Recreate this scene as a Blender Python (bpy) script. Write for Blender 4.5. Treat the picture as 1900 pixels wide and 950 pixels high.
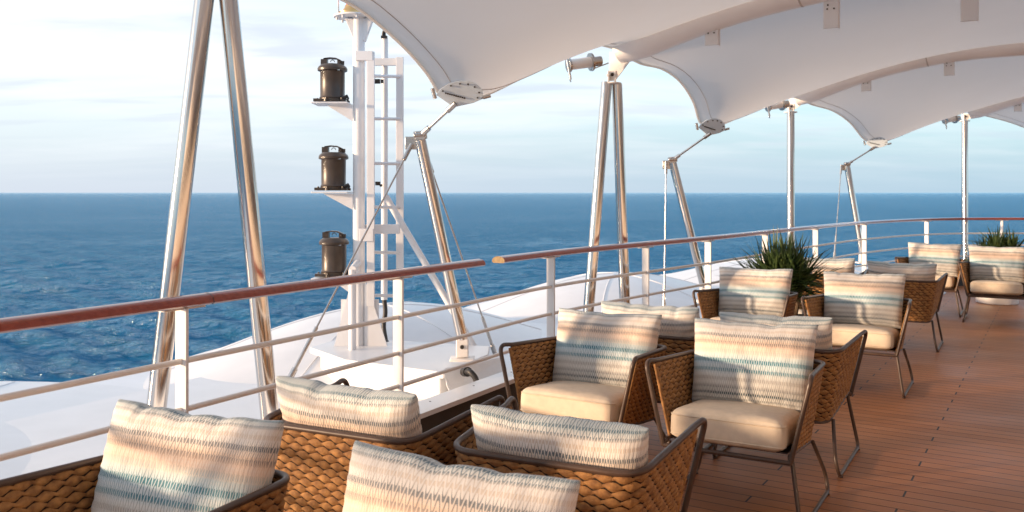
import bpy, math, random
import numpy as np
from mathutils import Vector, Matrix, noise
random.seed(7); R = math.radians; PI = math.pi
S = bpy.context.scene
for o in list(bpy.data.objects): bpy.data.objects.remove(o)
COL = S.collection

# ------------------------------------------------------------------ camera
H = 1.54; FPX = 1640.0; HY = 357.0
cam = bpy.data.cameras.new('camera'); camo = bpy.data.objects.new('camera', cam); COL.objects.link(camo)
camo.location = (0, 0, H); camo.rotation_euler = (R(90), 0, 0)
cam.sensor_width = 36; cam.lens = 36 * FPX / 1900; cam.shift_y = -(475 - HY) / 1900
cam.clip_start = 0.05; cam.clip_end = 200000
cam.dof.use_dof = True; cam.dof.focus_distance = 4.4; cam.dof.aperture_fstop = 5.0
S.camera = camo
# ------------------------------------------------------------------ world, sun
SUN_EL = R(6.5); SUN_AZ = math.atan2(-.97, -.24)      # azimuth of the sun, from +Y towards +X
w = bpy.data.worlds.new('World'); S.world = w; w.use_nodes = True
nt = w.node_tree; nt.nodes.clear()
def N(t, typ, **kw):
    n = t.nodes.new(typ)
    for k, v in kw.items(): setattr(n, k, v)
    return n
out = N(nt, 'ShaderNodeOutputWorld'); bg = N(nt, 'ShaderNodeBackground')
sky = N(nt, 'ShaderNodeTexSky', sky_type='NISHITA')
sky.sun_disc = False; sky.sun_elevation = SUN_EL; sky.sun_rotation = SUN_AZ % (2*PI)
sky.altitude = 20; sky.air_density = 1.0; sky.dust_density = 0.0; sky.ozone_density = 2.2
bg.inputs['Strength'].default_value = 0.15
tc = N(nt, 'ShaderNodeTexCoord'); sep = N(nt, 'ShaderNodeSeparateXYZ')
nt.links.new(tc.outputs['Generated'], sep.inputs[0])
# clouds: direction projected on a high flat layer, softened towards the horizon
add = N(nt, 'ShaderNodeMath', operation='ADD'); add.inputs[1].default_value = 0.10
nt.links.new(sep.outputs['Z'], add.inputs[0])
comb = N(nt, 'ShaderNodeCombineXYZ')
for ax in 'XY':
    dv = N(nt, 'ShaderNodeMath', operation='DIVIDE')
    nt.links.new(sep.outputs[ax], dv.inputs[0]); nt.links.new(add.outputs[0], dv.inputs[1])
    nt.links.new(dv.outputs[0], comb.inputs[ax])
mp = N(nt, 'ShaderNodeMapping'); mp.inputs['Scale'].default_value = (0.55, 1.0, 1); mp.inputs['Location'].default_value = (3.1, 1.7, 0)
nt.links.new(comb.outputs[0], mp.inputs[0])
nz = N(nt, 'ShaderNodeTexNoise'); nz.inputs['Scale'].default_value = 1.1; nz.inputs['Detail'].default_value = 7; nz.inputs['Roughness'].default_value = .55
nz.inputs['Distortion'].default_value = .3
nt.links.new(mp.outputs[0], nz.inputs['Vector'])
cr = N(nt, 'ShaderNodeMapRange'); cr.inputs['From Min'].default_value = .40; cr.inputs['From Max'].default_value = .70
cr.inputs['To Min'].default_value = 0.0; cr.inputs['To Max'].default_value = .85
nt.links.new(nz.outputs['Fac'], cr.inputs['Value'])
hm = N(nt, 'ShaderNodeMapRange'); hm.inputs['From Min'].default_value = 0.0; hm.inputs['From Max'].default_value = .12
nt.links.new(sep.outputs['Z'], hm.inputs['Value'])
mu = N(nt, 'ShaderNodeMath', operation='MULTIPLY'); nt.links.new(cr.outputs[0], mu.inputs[0]); nt.links.new(hm.outputs[0], mu.inputs[1])
mix = N(nt, 'ShaderNodeMix', data_type='RGBA')
nt.links.new(mu.outputs[0], mix.inputs['Factor']); nt.links.new(sky.outputs[0], mix.inputs['A'])
CLOUD = mix.inputs['B']; CLOUD.default_value = (2.05, 2.08, 2.14, 1)
# pale haze low over the sea, whiter towards the side of the sun
dp = N(nt, 'ShaderNodeVectorMath', operation='DOT_PRODUCT'); dp.inputs[1].default_value = (-.95, .30, 0); nt.links.new(tc.outputs['Generated'], dp.inputs[0])
az = N(nt, 'ShaderNodeMapRange', interpolation_type='SMOOTHSTEP'); az.inputs['From Min'].default_value = -.35; az.inputs['From Max'].default_value = .85
nt.links.new(dp.outputs['Value'], az.inputs['Value'])
hz = N(nt, 'ShaderNodeMix', data_type='RGBA'); hz.inputs['A'].default_value = (.74, 1.14, 1.48, 1); hz.inputs['B'].default_value = (1.22, 1.40, 1.66, 1)
nt.links.new(az.outputs[0], hz.inputs['Factor'])
hf = N(nt, 'ShaderNodeMapRange', interpolation_type='SMOOTHSTEP'); hf.inputs['From Min'].default_value = 0; hf.inputs['From Max'].default_value = .30
hf.inputs['To Min'].default_value = .96; hf.inputs['To Max'].default_value = .0; nt.links.new(sep.outputs['Z'], hf.inputs['Value'])
# thin white veil on the sunward side
vl = N(nt, 'ShaderNodeMix', data_type='RGBA'); vl.inputs['B'].default_value = (1.95, 1.98, 2.04, 1)
vm = N(nt, 'ShaderNodeMath', operation='MULTIPLY'); vm.inputs[1].default_value = .85; nt.links.new(az.outputs[0], vm.inputs[0])
m1 = N(nt, 'ShaderNodeMix', data_type='RGBA'); nt.links.new(hf.outputs[0], m1.inputs['Factor']); nt.links.new(sky.outputs[0], m1.inputs['A']); nt.links.new(hz.outputs['Result'], m1.inputs['B'])
nt.links.new(m1.outputs['Result'], vl.inputs['A'])
vz = N(nt, 'ShaderNodeMapRange', interpolation_type='SMOOTHSTEP'); vz.inputs['From Min'].default_value = .0; vz.inputs['From Max'].default_value = .16; nt.links.new(sep.outputs['Z'], vz.inputs['Value'])
v2 = N(nt, 'ShaderNodeMath', operation='MULTIPLY'); nt.links.new(vm.outputs[0], v2.inputs[0]); nt.links.new(vz.outputs[0], v2.inputs[1]); nt.links.new(v2.outputs[0], vl.inputs['Factor'])
nt.links.new(vl.outputs['Result'], mix.inputs['A'])
# thin lavender undersides of the cloud bands
n2 = N(nt, 'ShaderNodeTexNoise'); n2.inputs['Scale'].default_value = 2.1; n2.inputs['Detail'].default_value = 6; n2.inputs['Distortion'].default_value = .4
mp2 = N(nt, 'ShaderNodeMapping'); mp2.inputs['Scale'].default_value = (.5, 1.1, 1); mp2.inputs['Location'].default_value = (7.3, 2.2, 0)
nt.links.new(comb.outputs[0], mp2.inputs[0]); nt.links.new(mp2.outputs[0], n2.inputs['Vector'])
c2 = N(nt, 'ShaderNodeMapRange', interpolation_type='SMOOTHSTEP'); c2.inputs['From Min'].default_value = .50; c2.inputs['From Max'].default_value = .68; c2.inputs['To Max'].default_value = .6
nt.links.new(n2.outputs['Fac'], c2.inputs['Value'])
c3 = N(nt, 'ShaderNodeMath', operation='MULTIPLY'); nt.links.new(c2.outputs[0], c3.inputs[0]); nt.links.new(hm.outputs[0], c3.inputs[1])
lv = N(nt, 'ShaderNodeMix', data_type='RGBA'); lv.inputs['B'].default_value = (1.32, 1.46, 1.70, 1)
nt.links.new(c3.outputs[0], lv.inputs['Factor']); nt.links.new(mix.outputs['Result'], lv.inputs['A'])
nt.links.new(lv.outputs['Result'], bg.inputs['Color']); nt.links.new(bg.outputs[0], out.inputs[0])

sl = bpy.data.lights.new('sun', 'SUN'); so = bpy.data.objects.new('sun', sl); COL.objects.link(so)
sl.energy = 2.0; sl.angle = R(3.2); sl.color = (1.0, .69, .44)
sdir = Vector((math.sin(SUN_AZ)*math.cos(SUN_EL), math.cos(SUN_AZ)*math.cos(SUN_EL), math.sin(SUN_EL)))
so.rotation_euler = sdir.to_track_quat('Z', 'Y').to_euler(); so.location = (-8, -4, 6)
S.view_settings.view_transform = 'Standard'; S.view_settings.look = 'None'
S.view_settings.exposure = 1.85; S.view_settings.gamma = 1

# ------------------------------------------------------------------ helpers
def P(px, py, d): return Vector(((px-950)/FPX*d, d, H-(py-HY)/FPX*d))   # a photo direction at a real depth
class MB:
    def __init__(s): s.v = []; s.f = []; s.uv = []; s.mi = []
    def add(s, vs, fs, uvs=None, mi=0):
        b = len(s.v); s.v += [tuple(v) for v in vs]
        for k, f in enumerate(fs):
            s.f.append(tuple(i+b for i in f)); s.mi.append(mi)
            s.uv.append(uvs[k] if uvs else None)
    def box(s, c, size, rot=None, mi=0):
        hx, hy, hz = [q/2 for q in size]; c = Vector(c)
        vs = [Vector((x, y, z)) for x in (-hx, hx) for y in (-hy, hy) for z in (-hz, hz)]
        if rot is not None: vs = [rot @ v for v in vs]
        s.add([c+v for v in vs], [(0,1,3,2),(4,6,7,5),(0,4,5,1),(2,3,7,6),(0,2,6,4),(1,5,7,3)], mi=mi)
    def bar(s, a, b, wd, ht, up=(0,0,1)):
        a = Vector(a); b = Vector(b); y = (b-a); L = y.length; y.normalize()
        up = Vector(up); x = y.cross(up)
        if x.length < 1e-4: x = y.cross(Vector((1,0,0)))
        x.normalize(); z = x.cross(y)
        s.box((a+b)/2, (wd, L, ht), Matrix((x, y, z)).transposed())
    def tube(s, pts, r, n=12, cap=True, flat=1.0):
        pts = [Vector(p) for p in pts]; m = len(pts)
        rs = r if isinstance(r, (list, tuple)) else [r]*m
        T = [(pts[min(i+1, m-1)]-pts[max(i-1, 0)]).normalized() for i in range(m)]
        up = Vector((0,0,1)) if abs(T[0].z) < .9 else Vector((1,0,0))
        nn = (up - T[0]*up.dot(T[0])).normalized(); vs = []
        for i in range(m):
            nn = (nn - T[i]*nn.dot(T[i])).normalized(); bb = T[i].cross(nn)
            for k in range(n):
                a = 2*PI*k/n; vs.append(pts[i] + (nn*math.cos(a)*flat + bb*math.sin(a))*rs[i])
        fs = [(i*n+k, i*n+(k+1)%n, (i+1)*n+(k+1)%n, (i+1)*n+k) for i in range(m-1) for k in range(n)]
        if cap: fs += [tuple(range(n))[::-1], tuple((m-1)*n+k for k in range(n))]
        s.add(vs, fs)
    def prism(s, poly, off):
        poly = [Vector(p) for p in poly]; off = Vector(off); n = len(poly)
        s.add(poly+[p+off for p in poly], [tuple(range(n))[::-1], tuple(range(n, 2*n))]+[(i, (i+1)%n, n+(i+1)%n, n+i) for i in range(n)])
    def lathe(s, c, prof, n=28):
        c = Vector(c); m = len(prof); vs = []
        for (r, z) in prof:
            for k in range(n):
                a = 2*PI*k/n; vs.append(c+Vector((r*math.cos(a), r*math.sin(a), z)))
        fs = [(i*n+k, i*n+(k+1)%n, (i+1)*n+(k+1)%n, (i+1)*n+k) for i in range(m-1) for k in range(n)]
        fs += [tuple(range(n))[::-1], tuple((m-1)*n+k for k in range(n))]
        s.add(vs, fs)
    def grid(s, G, uvf=None, closed=False, mi=0):
        a, b = len(G), len(G[0]); vs = [p for row in G for p in row]; fs = []; us = []
        for i in range(a-1):
            for j in range(b-1):
                fs.append((i*b+j, i*b+j+1, (i+1)*b+j+1, (i+1)*b+j))
                us.append([(q/(b-1), p/(a-1)) for p, q in ((i,j),(i,j+1),(i+1,j+1),(i+1,j))])
        s.add(vs, fs, us, mi)
    def build(s, name, mat, parent=None, smooth=True, angle=35, bevel=0):
        me = bpy.data.meshes.new(name); me.from_pydata(s.v, [], s.f)
        if any(u for u in s.uv):
            l = me.uv_layers.new(name='UVMap'); k = 0
            for f, u in zip(s.f, s.uv):
                for q in range(len(f)):
                    l.data[k].uv = u[q] if u else (0, 0); k += 1
        mats = mat if isinstance(mat, (list, tuple)) else [mat]
        for m_ in mats: me.materials.append(m_)
        if len(mats) > 1: me.polygons.foreach_set('material_index', s.mi)
        me.validate(); me.update()
        if smooth:
            me.polygons.foreach_set('use_smooth', [True]*len(me.polygons)); me.set_sharp_from_angle(angle=R(angle))
        o = bpy.data.objects.new(name, me); COL.objects.link(o)
        if bevel:
            b = o.modifiers.new('bevel', 'BEVEL'); b.width = bevel; b.segments = 2; b.limit_method = 'ANGLE'; b.angle_limit = R(40)
        if parent: o.parent = parent
        return o
def components(mb):
    par = list(range(len(mb.v)))
    def fd(i):
        while par[i] != i: par[i] = par[par[i]]; i = par[i]
        return i
    for f in mb.f:
        for q in f[1:]: par[fd(q)] = fd(f[0])
    groups = {}
    for k, f in enumerate(mb.f): groups.setdefault(fd(f[0]), []).append(k)
    res = []
    for ks in groups.values():
        n = MB(); ids = sorted({i for k in ks for i in mb.f[k]}); mp = {i: j for j, i in enumerate(ids)}
        n.v = [mb.v[i] for i in ids]
        for k in ks: n.f.append(tuple(mp[i] for i in mb.f[k])); n.uv.append(mb.uv[k]); n.mi.append(mb.mi[k])
        res.append(n)
    return res
def each(mb, name, mat, parent, root=None, **kw):       # every loose piece becomes a part of its own
    for c in components(mb):
        o = c.build(name, mat, None, **kw)
        if root is not None: keep(o, root)
        else: o.parent = parent
def tag(o, label=None, cat=None, group=None, kind=None):
    for k, v in (('label', label), ('category', cat), ('group', group), ('kind', kind)):
        if v: o[k] = v
    return o
def empty(name, loc=(0,0,0), rz=0):
    o = bpy.data.objects.new(name, None); COL.objects.link(o); o.location = loc; o.rotation_euler.z = rz
    o.empty_display_size = .1; return o
def copy_tree(o, parent=None):
    c = o.copy(); COL.objects.link(c); c.parent = parent
    for ch in list(o.children): copy_tree(ch, c)
    return c
def fillet(pts, r, n=6):
    pts = [Vector(p) for p in pts]; o = [pts[0]]
    for i in range(1, len(pts)-1):
        a, b, c = pts[i-1], pts[i], pts[i+1]
        rr = min(r, (a-b).length*.48, (c-b).length*.48)
        p0 = b+(a-b).normalized()*rr; p1 = b+(c-b).normalized()*rr
        for k in range(n+1):
            t = k/n; o.append(p0*(1-t)**2+b*2*t*(1-t)+p1*t*t)
    return o+[pts[-1]]
def catmull(pts, n=8):
    pts = [Vector(p) for p in pts]; q = [pts[0]*2-pts[1]]+pts+[pts[-1]*2-pts[-2]]; o = []
    for i in range(1, len(q)-2):
        for k in range(n):
            t = k/n; p0, p1, p2, p3 = q[i-1:i+3]
            o.append(.5*((2*p1)+(p2-p0)*t+(2*p0-5*p1+4*p2-p3)*t*t+(3*p1-p0-3*p2+p3)*t**3))
    return o+[pts[-1]]

# ------------------------------------------------------------------ materials
def mat(name, col, rough=.5, metal=0, **kw):
    m = bpy.data.materials.new(name); m.use_nodes = True
    b = m.node_tree.nodes['Principled BSDF']; b.inputs['Base Color'].default_value = (*col, 1)
    b.inputs['Roughness'].default_value = rough; b.inputs['Metallic'].default_value = metal
    for k, v in kw.items(): b.inputs[k.replace('_', ' ')].default_value = v
    return m
def noisy(m, col, var=.15, scale=8, bump=.1, bscale=60, coord='Object', stretch=(1,1,1), rvar=.1, bdist=.002):
    t = m.node_tree; b = t.nodes['Principled BSDF']
    tc = N(t, 'ShaderNodeTexCoord'); mp = N(t, 'ShaderNodeMapping'); mp.inputs['Scale'].default_value = stretch
    t.links.new(tc.outputs[coord], mp.inputs[0])
    n = N(t, 'ShaderNodeTexNoise'); n.inputs['Scale'].default_value = scale; n.inputs['Detail'].default_value = 6
    t.links.new(mp.outputs[0], n.inputs['Vector'])
    r = N(t, 'ShaderNodeMix', data_type='RGBA')
    r.inputs['A'].default_value = (*[c*(1-var) for c in col], 1); r.inputs['B'].default_value = (*[min(1, c*(1+var)) for c in col], 1)
    mr = N(t, 'ShaderNodeMapRange'); mr.inputs['From Min'].default_value = .3; mr.inputs['From Max'].default_value = .7
    t.links.new(n.outputs['Fac'], mr.inputs['Value']); t.links.new(mr.outputs[0], r.inputs['Factor'])
    t.links.new(r.outputs['Result'], b.inputs['Base Color'])
    rr = N(t, 'ShaderNodeMapRange'); base = b.inputs['Roughness'].default_value
    rr.inputs['To Min'].default_value = max(0.02, base-rvar); rr.inputs['To Max'].default_value = min(1, base+rvar)
    t.links.new(n.outputs['Fac'], rr.inputs['Value']); t.links.new(rr.outputs[0], b.inputs['Roughness'])
    if bump:
        n2 = N(t, 'ShaderNodeTexNoise'); n2.inputs['Scale'].default_value = bscale; n2.inputs['Detail'].default_value = 4
        t.links.new(mp.outputs[0], n2.inputs['Vector'])
        bp = N(t, 'ShaderNodeBump'); bp.inputs['Strength'].default_value = bump; bp.inputs['Distance'].default_value = bdist
        t.links.new(n2.outputs['Fac'], bp.inputs['Height']); t.links.new(bp.outputs[0], b.inputs['Normal'])
    return m
M = {}
M['white'] = noisy(mat('white_paint', (.8,.8,.8), .35), (.72,.73,.75), .05, 3, .15, 12, bdist=.004)
M['cream'] = noisy(mat('cream_paint', (.8,.74,.68), .4), (.80,.77,.74), .05, 5, .1, 30)
M['steel'] = noisy(mat('polished_steel', (.62,.60,.58), .15, 1), (.64,.62,.60), .05, 6, .08, 5, stretch=(1,1,.15), rvar=.05, bdist=.003)
M['dull_steel'] = noisy(mat('brushed_steel', (.5,.49,.48), .28, 1), (.5,.49,.48), .08, 14, .05, 60)
M['plate'] = noisy(mat('sky_tinted_plate', (.6,.6,.6), .35, 0), (.58,.68,.77), .04, 10, .05, 40)  # blue base colour stands in for the sky reflected by the plate
M['bolt'] = mat('dark_bolt', (.05,.045,.04), .4, .7)
M['black'] = noisy(mat('black_rubber', (.02,.02,.022), .5), (.02,.02,.022), .2, 20, .2, 60)
M['lamp'] = noisy(mat('dark_bronze_paint', (.035,.032,.03), .36, 0), (.048,.034,.025), .2, 15, .05, 60)
M['frame'] = noisy(mat('brown_tube', (.07,.045,.034), .38), (.075,.046,.034), .12, 20, .05, 200)
M['seat'] = noisy(mat('sand_canvas', (.60,.51,.40), .9), (.68,.58,.46), .06, 30, .5, 420, bdist=.0015)
M['soil'] = noisy(mat('soil', (.05,.035,.025), .95), (.05,.035,.025), .4, 30, .8, 80, bdist=.01)
M['glass'] = mat('dark_glass', (.03,.035,.04), .05)
M['red'] = mat('red_glass', (.5,.02,.01), .15); M['gold'] = mat('brass', (.7,.45,.2), .3, .9)
M['dark_side'] = noisy(mat('coaming_paint_and_shade', (.03,.027,.025), .6), (.03,.027,.025), .3, 10, .1, 30)  # dark paint of the inner face, with its shadow put into the colour
M['endgrain'] = noisy(mat('end_grain', (.3,.2,.1), .8), (.32,.23,.12), .3, 60, .3, 120)

def rope_mat():
    m = mat('braided_rope', (.36,.19,.075), .72); t = m.node_tree; b = t.nodes['Principled BSDF']
    tc = N(t, 'ShaderNodeTexCoord')
    n = N(t, 'ShaderNodeTexNoise'); n.inputs['Scale'].default_value = 38; n.inputs['Detail'].default_value = 3
    t.links.new(tc.outputs['Object'], n.inputs['Vector'])
    r = N(t, 'ShaderNodeValToRGB'); e = r.color_ramp.elements
    e[0].position = .3; e[0].color = (.20,.090,.030,1); e[1].position = .72; e[1].color = (.47,.24,.078,1)
    t.links.new(n.outputs['Fac'], r.inputs[0]); t.links.new(r.outputs[0], b.inputs['Base Color'])
    v = N(t, 'ShaderNodeTexVoronoi'); v.inputs['Scale'].default_value = 330
    t.links.new(tc.outputs['Object'], v.inputs['Vector'])
    bp = N(t, 'ShaderNodeBump'); bp.inputs['Strength'].default_value = .9; bp.inputs['Distance'].default_value = .002
    t.links.new(v.outputs['Distance'], bp.inputs['Height']); t.links.new(bp.outputs[0], b.inputs['Normal'])
    return m
M['rope'] = rope_mat(); M['gap_shade'] = mat('weave_gap_shade', (.018,.010,.006), .95)  # near-black colour paints the shade seen in the weave gaps

def wood_mat(name, c0, c1, rough, coat=0.0):
    m = mat(name, c0, rough, Coat_Weight=coat); t = m.node_tree; b = t.nodes['Principled BSDF']
    tc = N(t, 'ShaderNodeTexCoord'); mp = N(t, 'ShaderNodeMapping'); mp.inputs['Rotation'].default_value = (0,0,R(-60)); mp.inputs['Scale'].default_value = (1.2, 26, 26)
    t.links.new(tc.outputs['Object'], mp.inputs[0])
    n = N(t, 'ShaderNodeTexNoise'); n.inputs['Scale'].default_value = 2.2; n.inputs['Detail'].default_value = 6
    t.links.new(mp.outputs[0], n.inputs['Vector'])
    r = N(t, 'ShaderNodeValToRGB'); e = r.color_ramp.elements
    e[0].position = .3; e[0].color = (*c0, 1); e[1].position = .7; e[1].color = (*c1, 1)
    t.links.new(n.outputs['Fac'], r.inputs[0]); t.links.new(r.outputs[0], b.inputs['Base Color'])
    bp = N(t, 'ShaderNodeBump'); bp.inputs['Strength'].default_value = .15; bp.inputs['Distance'].default_value = .002
    t.links.new(n.outputs['Fac'], bp.inputs['Height']); t.links.new(bp.outputs[0], b.inputs['Normal'])
    return m
M['teak'] = wood_mat('varnished_teak', (.22,.032,.010), (.30,.050,.016), .24, .6)

def pillow_mat():
    m = mat('woven_zigzag_fabric', (.7,.7,.7), .92); t = m.node_tree; b = t.nodes['Principled BSDF']; L = t.links.new
    uv = N(t, 'ShaderNodeUVMap'); uv.uv_map = 'UVMap'; sp = N(t, 'ShaderNodeSeparateXYZ'); L(uv.outputs[0], sp.inputs[0])
    def mth(op, a, bb=None, clamp=False):
        n = N(t, 'ShaderNodeMath', operation=op); n.use_clamp = clamp
        for i, q in enumerate((a, bb)):
            if q is None: continue
            if isinstance(q, (int, float)): n.inputs[i].default_value = q
            else: L(q, n.inputs[i])
        return n.outputs[0]
    U, V = sp.outputs['X'], sp.outputs['Y']
    tri = mth('PINGPONG', mth('MULTIPLY', U, 76.0), 1.0)            # 32 zigzags across
    tsm = N(t, 'ShaderNodeMapRange', interpolation_type='SMOOTHSTEP'); tsm.inputs['From Min'].default_value = .12; tsm.inputs['From Max'].default_value = .88; L(tri, tsm.inputs['Value']); tris = tsm.outputs[0]
    ph = mth('ADD', mth('MULTIPLY', V, 13.0), mth('MULTIPLY', tris, 1.05))
    fr = mth('FRACT', ph); d = mth('ABSOLUTE', mth('SUBTRACT', fr, .5))   # 0 at the line
    mr = N(t, 'ShaderNodeMapRange'); mr.inputs['From Min'].default_value = .17; mr.inputs['From Max'].default_value = .24
    mr.inputs['To Min'].default_value = 1; mr.inputs['To Max'].default_value = 0; L(d, mr.inputs['Value'])
    fr2 = mth('FRACT', mth('ADD', ph, .5)); d2 = mth('ABSOLUTE', mth('SUBTRACT', fr2, .5))
    mr2 = N(t, 'ShaderNodeMapRange'); mr2.inputs['From Min'].default_value = .05; mr2.inputs['From Max'].default_value = .13
    mr2.inputs['To Min'].default_value = 1; mr2.inputs['To Max'].default_value = 0; L(d2, mr2.inputs['Value'])
    def ramp(stops, interp='LINEAR'):
        r = N(t, 'ShaderNodeValToRGB'); r.color_ramp.interpolation = interp; e = r.color_ramp.elements
        while len(e) < len(stops): e.new(.5)
        for k, (p, c) in enumerate(stops): e[k].position = p; e[k].color = (*c, 1)
        L(V, r.inputs[0]); return r.outputs[0]
    cream = (.78,.76,.74); peach = (.77,.62,.52); pblue = (.52,.66,.74); grey = (.62,.63,.65)
    base = ramp([(0, grey), (.12, (.66,.66,.63)), (.22, (.50,.50,.48)), (.34, (.60,.60,.57)), (.50, pblue), (.545, (.56,.65,.66)), (.56, (.76,.67,.57)),
                 (.60, peach), (.68, (.74,.58,.46)), (.76, cream), (.89, cream), (.92, (.60,.64,.64)), (1, (.52,.59,.61))])
    line = ramp([(0, (.45,.45,.43)), (.10, (.35,.36,.35)), (.15, (.07,.10,.12)), (.23, (.06,.09,.11)), (.28, (.36,.35,.34)), (.38, (.38,.37,.35)), (.42, (.06,.20,.26)),
                 (.51, (.05,.19,.25)), (.55, (.45,.55,.56)), (.62, (.68,.48,.36)), (.67, (.20,.20,.21)), (.75, (.14,.18,.21)), (.79, (.66,.58,.50)), (.86, (.60,.54,.48)),
                 (.895, (.12,.20,.25)), (1, (.08,.16,.22))])
    nz = N(t, 'ShaderNodeTexNoise'); nz.inputs['Scale'].default_value = 3.0; L(uv.outputs[0], nz.inputs['Vector'])
    oi = N(t, 'ShaderNodeObjectInfo'); nz.noise_dimensions = '4D'; L(mth('MULTIPLY', oi.outputs['Random'], 40.0), nz.inputs['W'])
    ns = N(t, 'ShaderNodeMapRange'); ns.inputs['From Min'].default_value = .32; ns.inputs['From Max'].default_value = .62
    ns.inputs['To Min'].default_value = .75; ns.inputs['To Max'].default_value = 1.0; L(nz.outputs['Fac'], ns.inputs['Value'])
    mx = N(t, 'ShaderNodeMix', data_type='RGBA'); L(base, mx.inputs['A']); L(line, mx.inputs['B']); L(mth('MULTIPLY', mr.outputs[0], ns.outputs[0]), mx.inputs['Factor'])
    mx2 = N(t, 'ShaderNodeMix', data_type='RGBA'); L(mx.outputs['Result'], mx2.inputs['A']); mx2.inputs['B'].default_value = (.80,.77,.72,1)
    L(mth('MULTIPLY', mr2.outputs[0], .35), mx2.inputs['Factor'])
    L(mx2.outputs['Result'], b.inputs['Base Color'])
    hgt = mth('ADD', mth('MULTIPLY', mr.outputs[0], -.6), mth('MULTIPLY', mth('ABSOLUTE', mth('SINE', mth('MULTIPLY', U, 119.4))), .6))
    bp = N(t, 'ShaderNodeBump'); bp.inputs['Strength'].default_value = .35; bp.inputs['Distance'].default_value = .003
    L(hgt, bp.inputs['Height']); L(bp.outputs[0], b.inputs['Normal'])
    b.inputs['Sheen Weight'].default_value = .15
    return m
M['fabric'] = pillow_mat()

def canvas_mat():
    m = bpy.data.materials.new('tent_membrane'); m.use_nodes = True; t = m.node_tree; t.nodes.clear(); L = t.links.new
    o = N(t, 'ShaderNodeOutputMaterial'); p = N(t, 'ShaderNodeBsdfPrincipled'); tr = N(t, 'ShaderNodeBsdfTranslucent'); mx = N(t, 'ShaderNodeMixShader')
    p.inputs['Roughness'].default_value = .42; tr.inputs['Color'].default_value = (.80,.79,.78,1); mx.inputs[0].default_value = .62
    tc = N(t, 'ShaderNodeTexCoord'); n = N(t, 'ShaderNodeTexNoise'); n.inputs['Scale'].default_value = 1.3; n.inputs['Detail'].default_value = 5
    L(tc.outputs['Object'], n.inputs['Vector'])
    r = N(t, 'ShaderNodeValToRGB'); e = r.color_ramp.elements; e[0].position = .3; e[0].color = (.70,.69,.68,1); e[1].position = .7; e[1].color = (.76,.75,.745,1)
    L(n.outputs['Fac'], r.inputs[0]); L(r.outputs[0], p.inputs['Base Color'])
    bp = N(t, 'ShaderNodeBump'); bp.inputs['Strength'].default_value = .25; bp.inputs['Distance'].default_value = .02; L(n.outputs['Fac'], bp.inputs['Height']); L(bp.outputs[0], p.inputs['Normal'])
    L(p.outputs[0], mx.inputs[1]); L(tr.outputs[0], mx.inputs[2]); L(mx.outputs[0], o.inputs[0])
    return m
M['canvas'] = canvas_mat()
M['sleeve'] = noisy(mat('arch_sleeve', (.86,.86,.86), .45), (.86,.86,.87), .03, 2, .1, 20)
M['seam'] = mat('seam_tape', (.50,.48,.47), .6)

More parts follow.
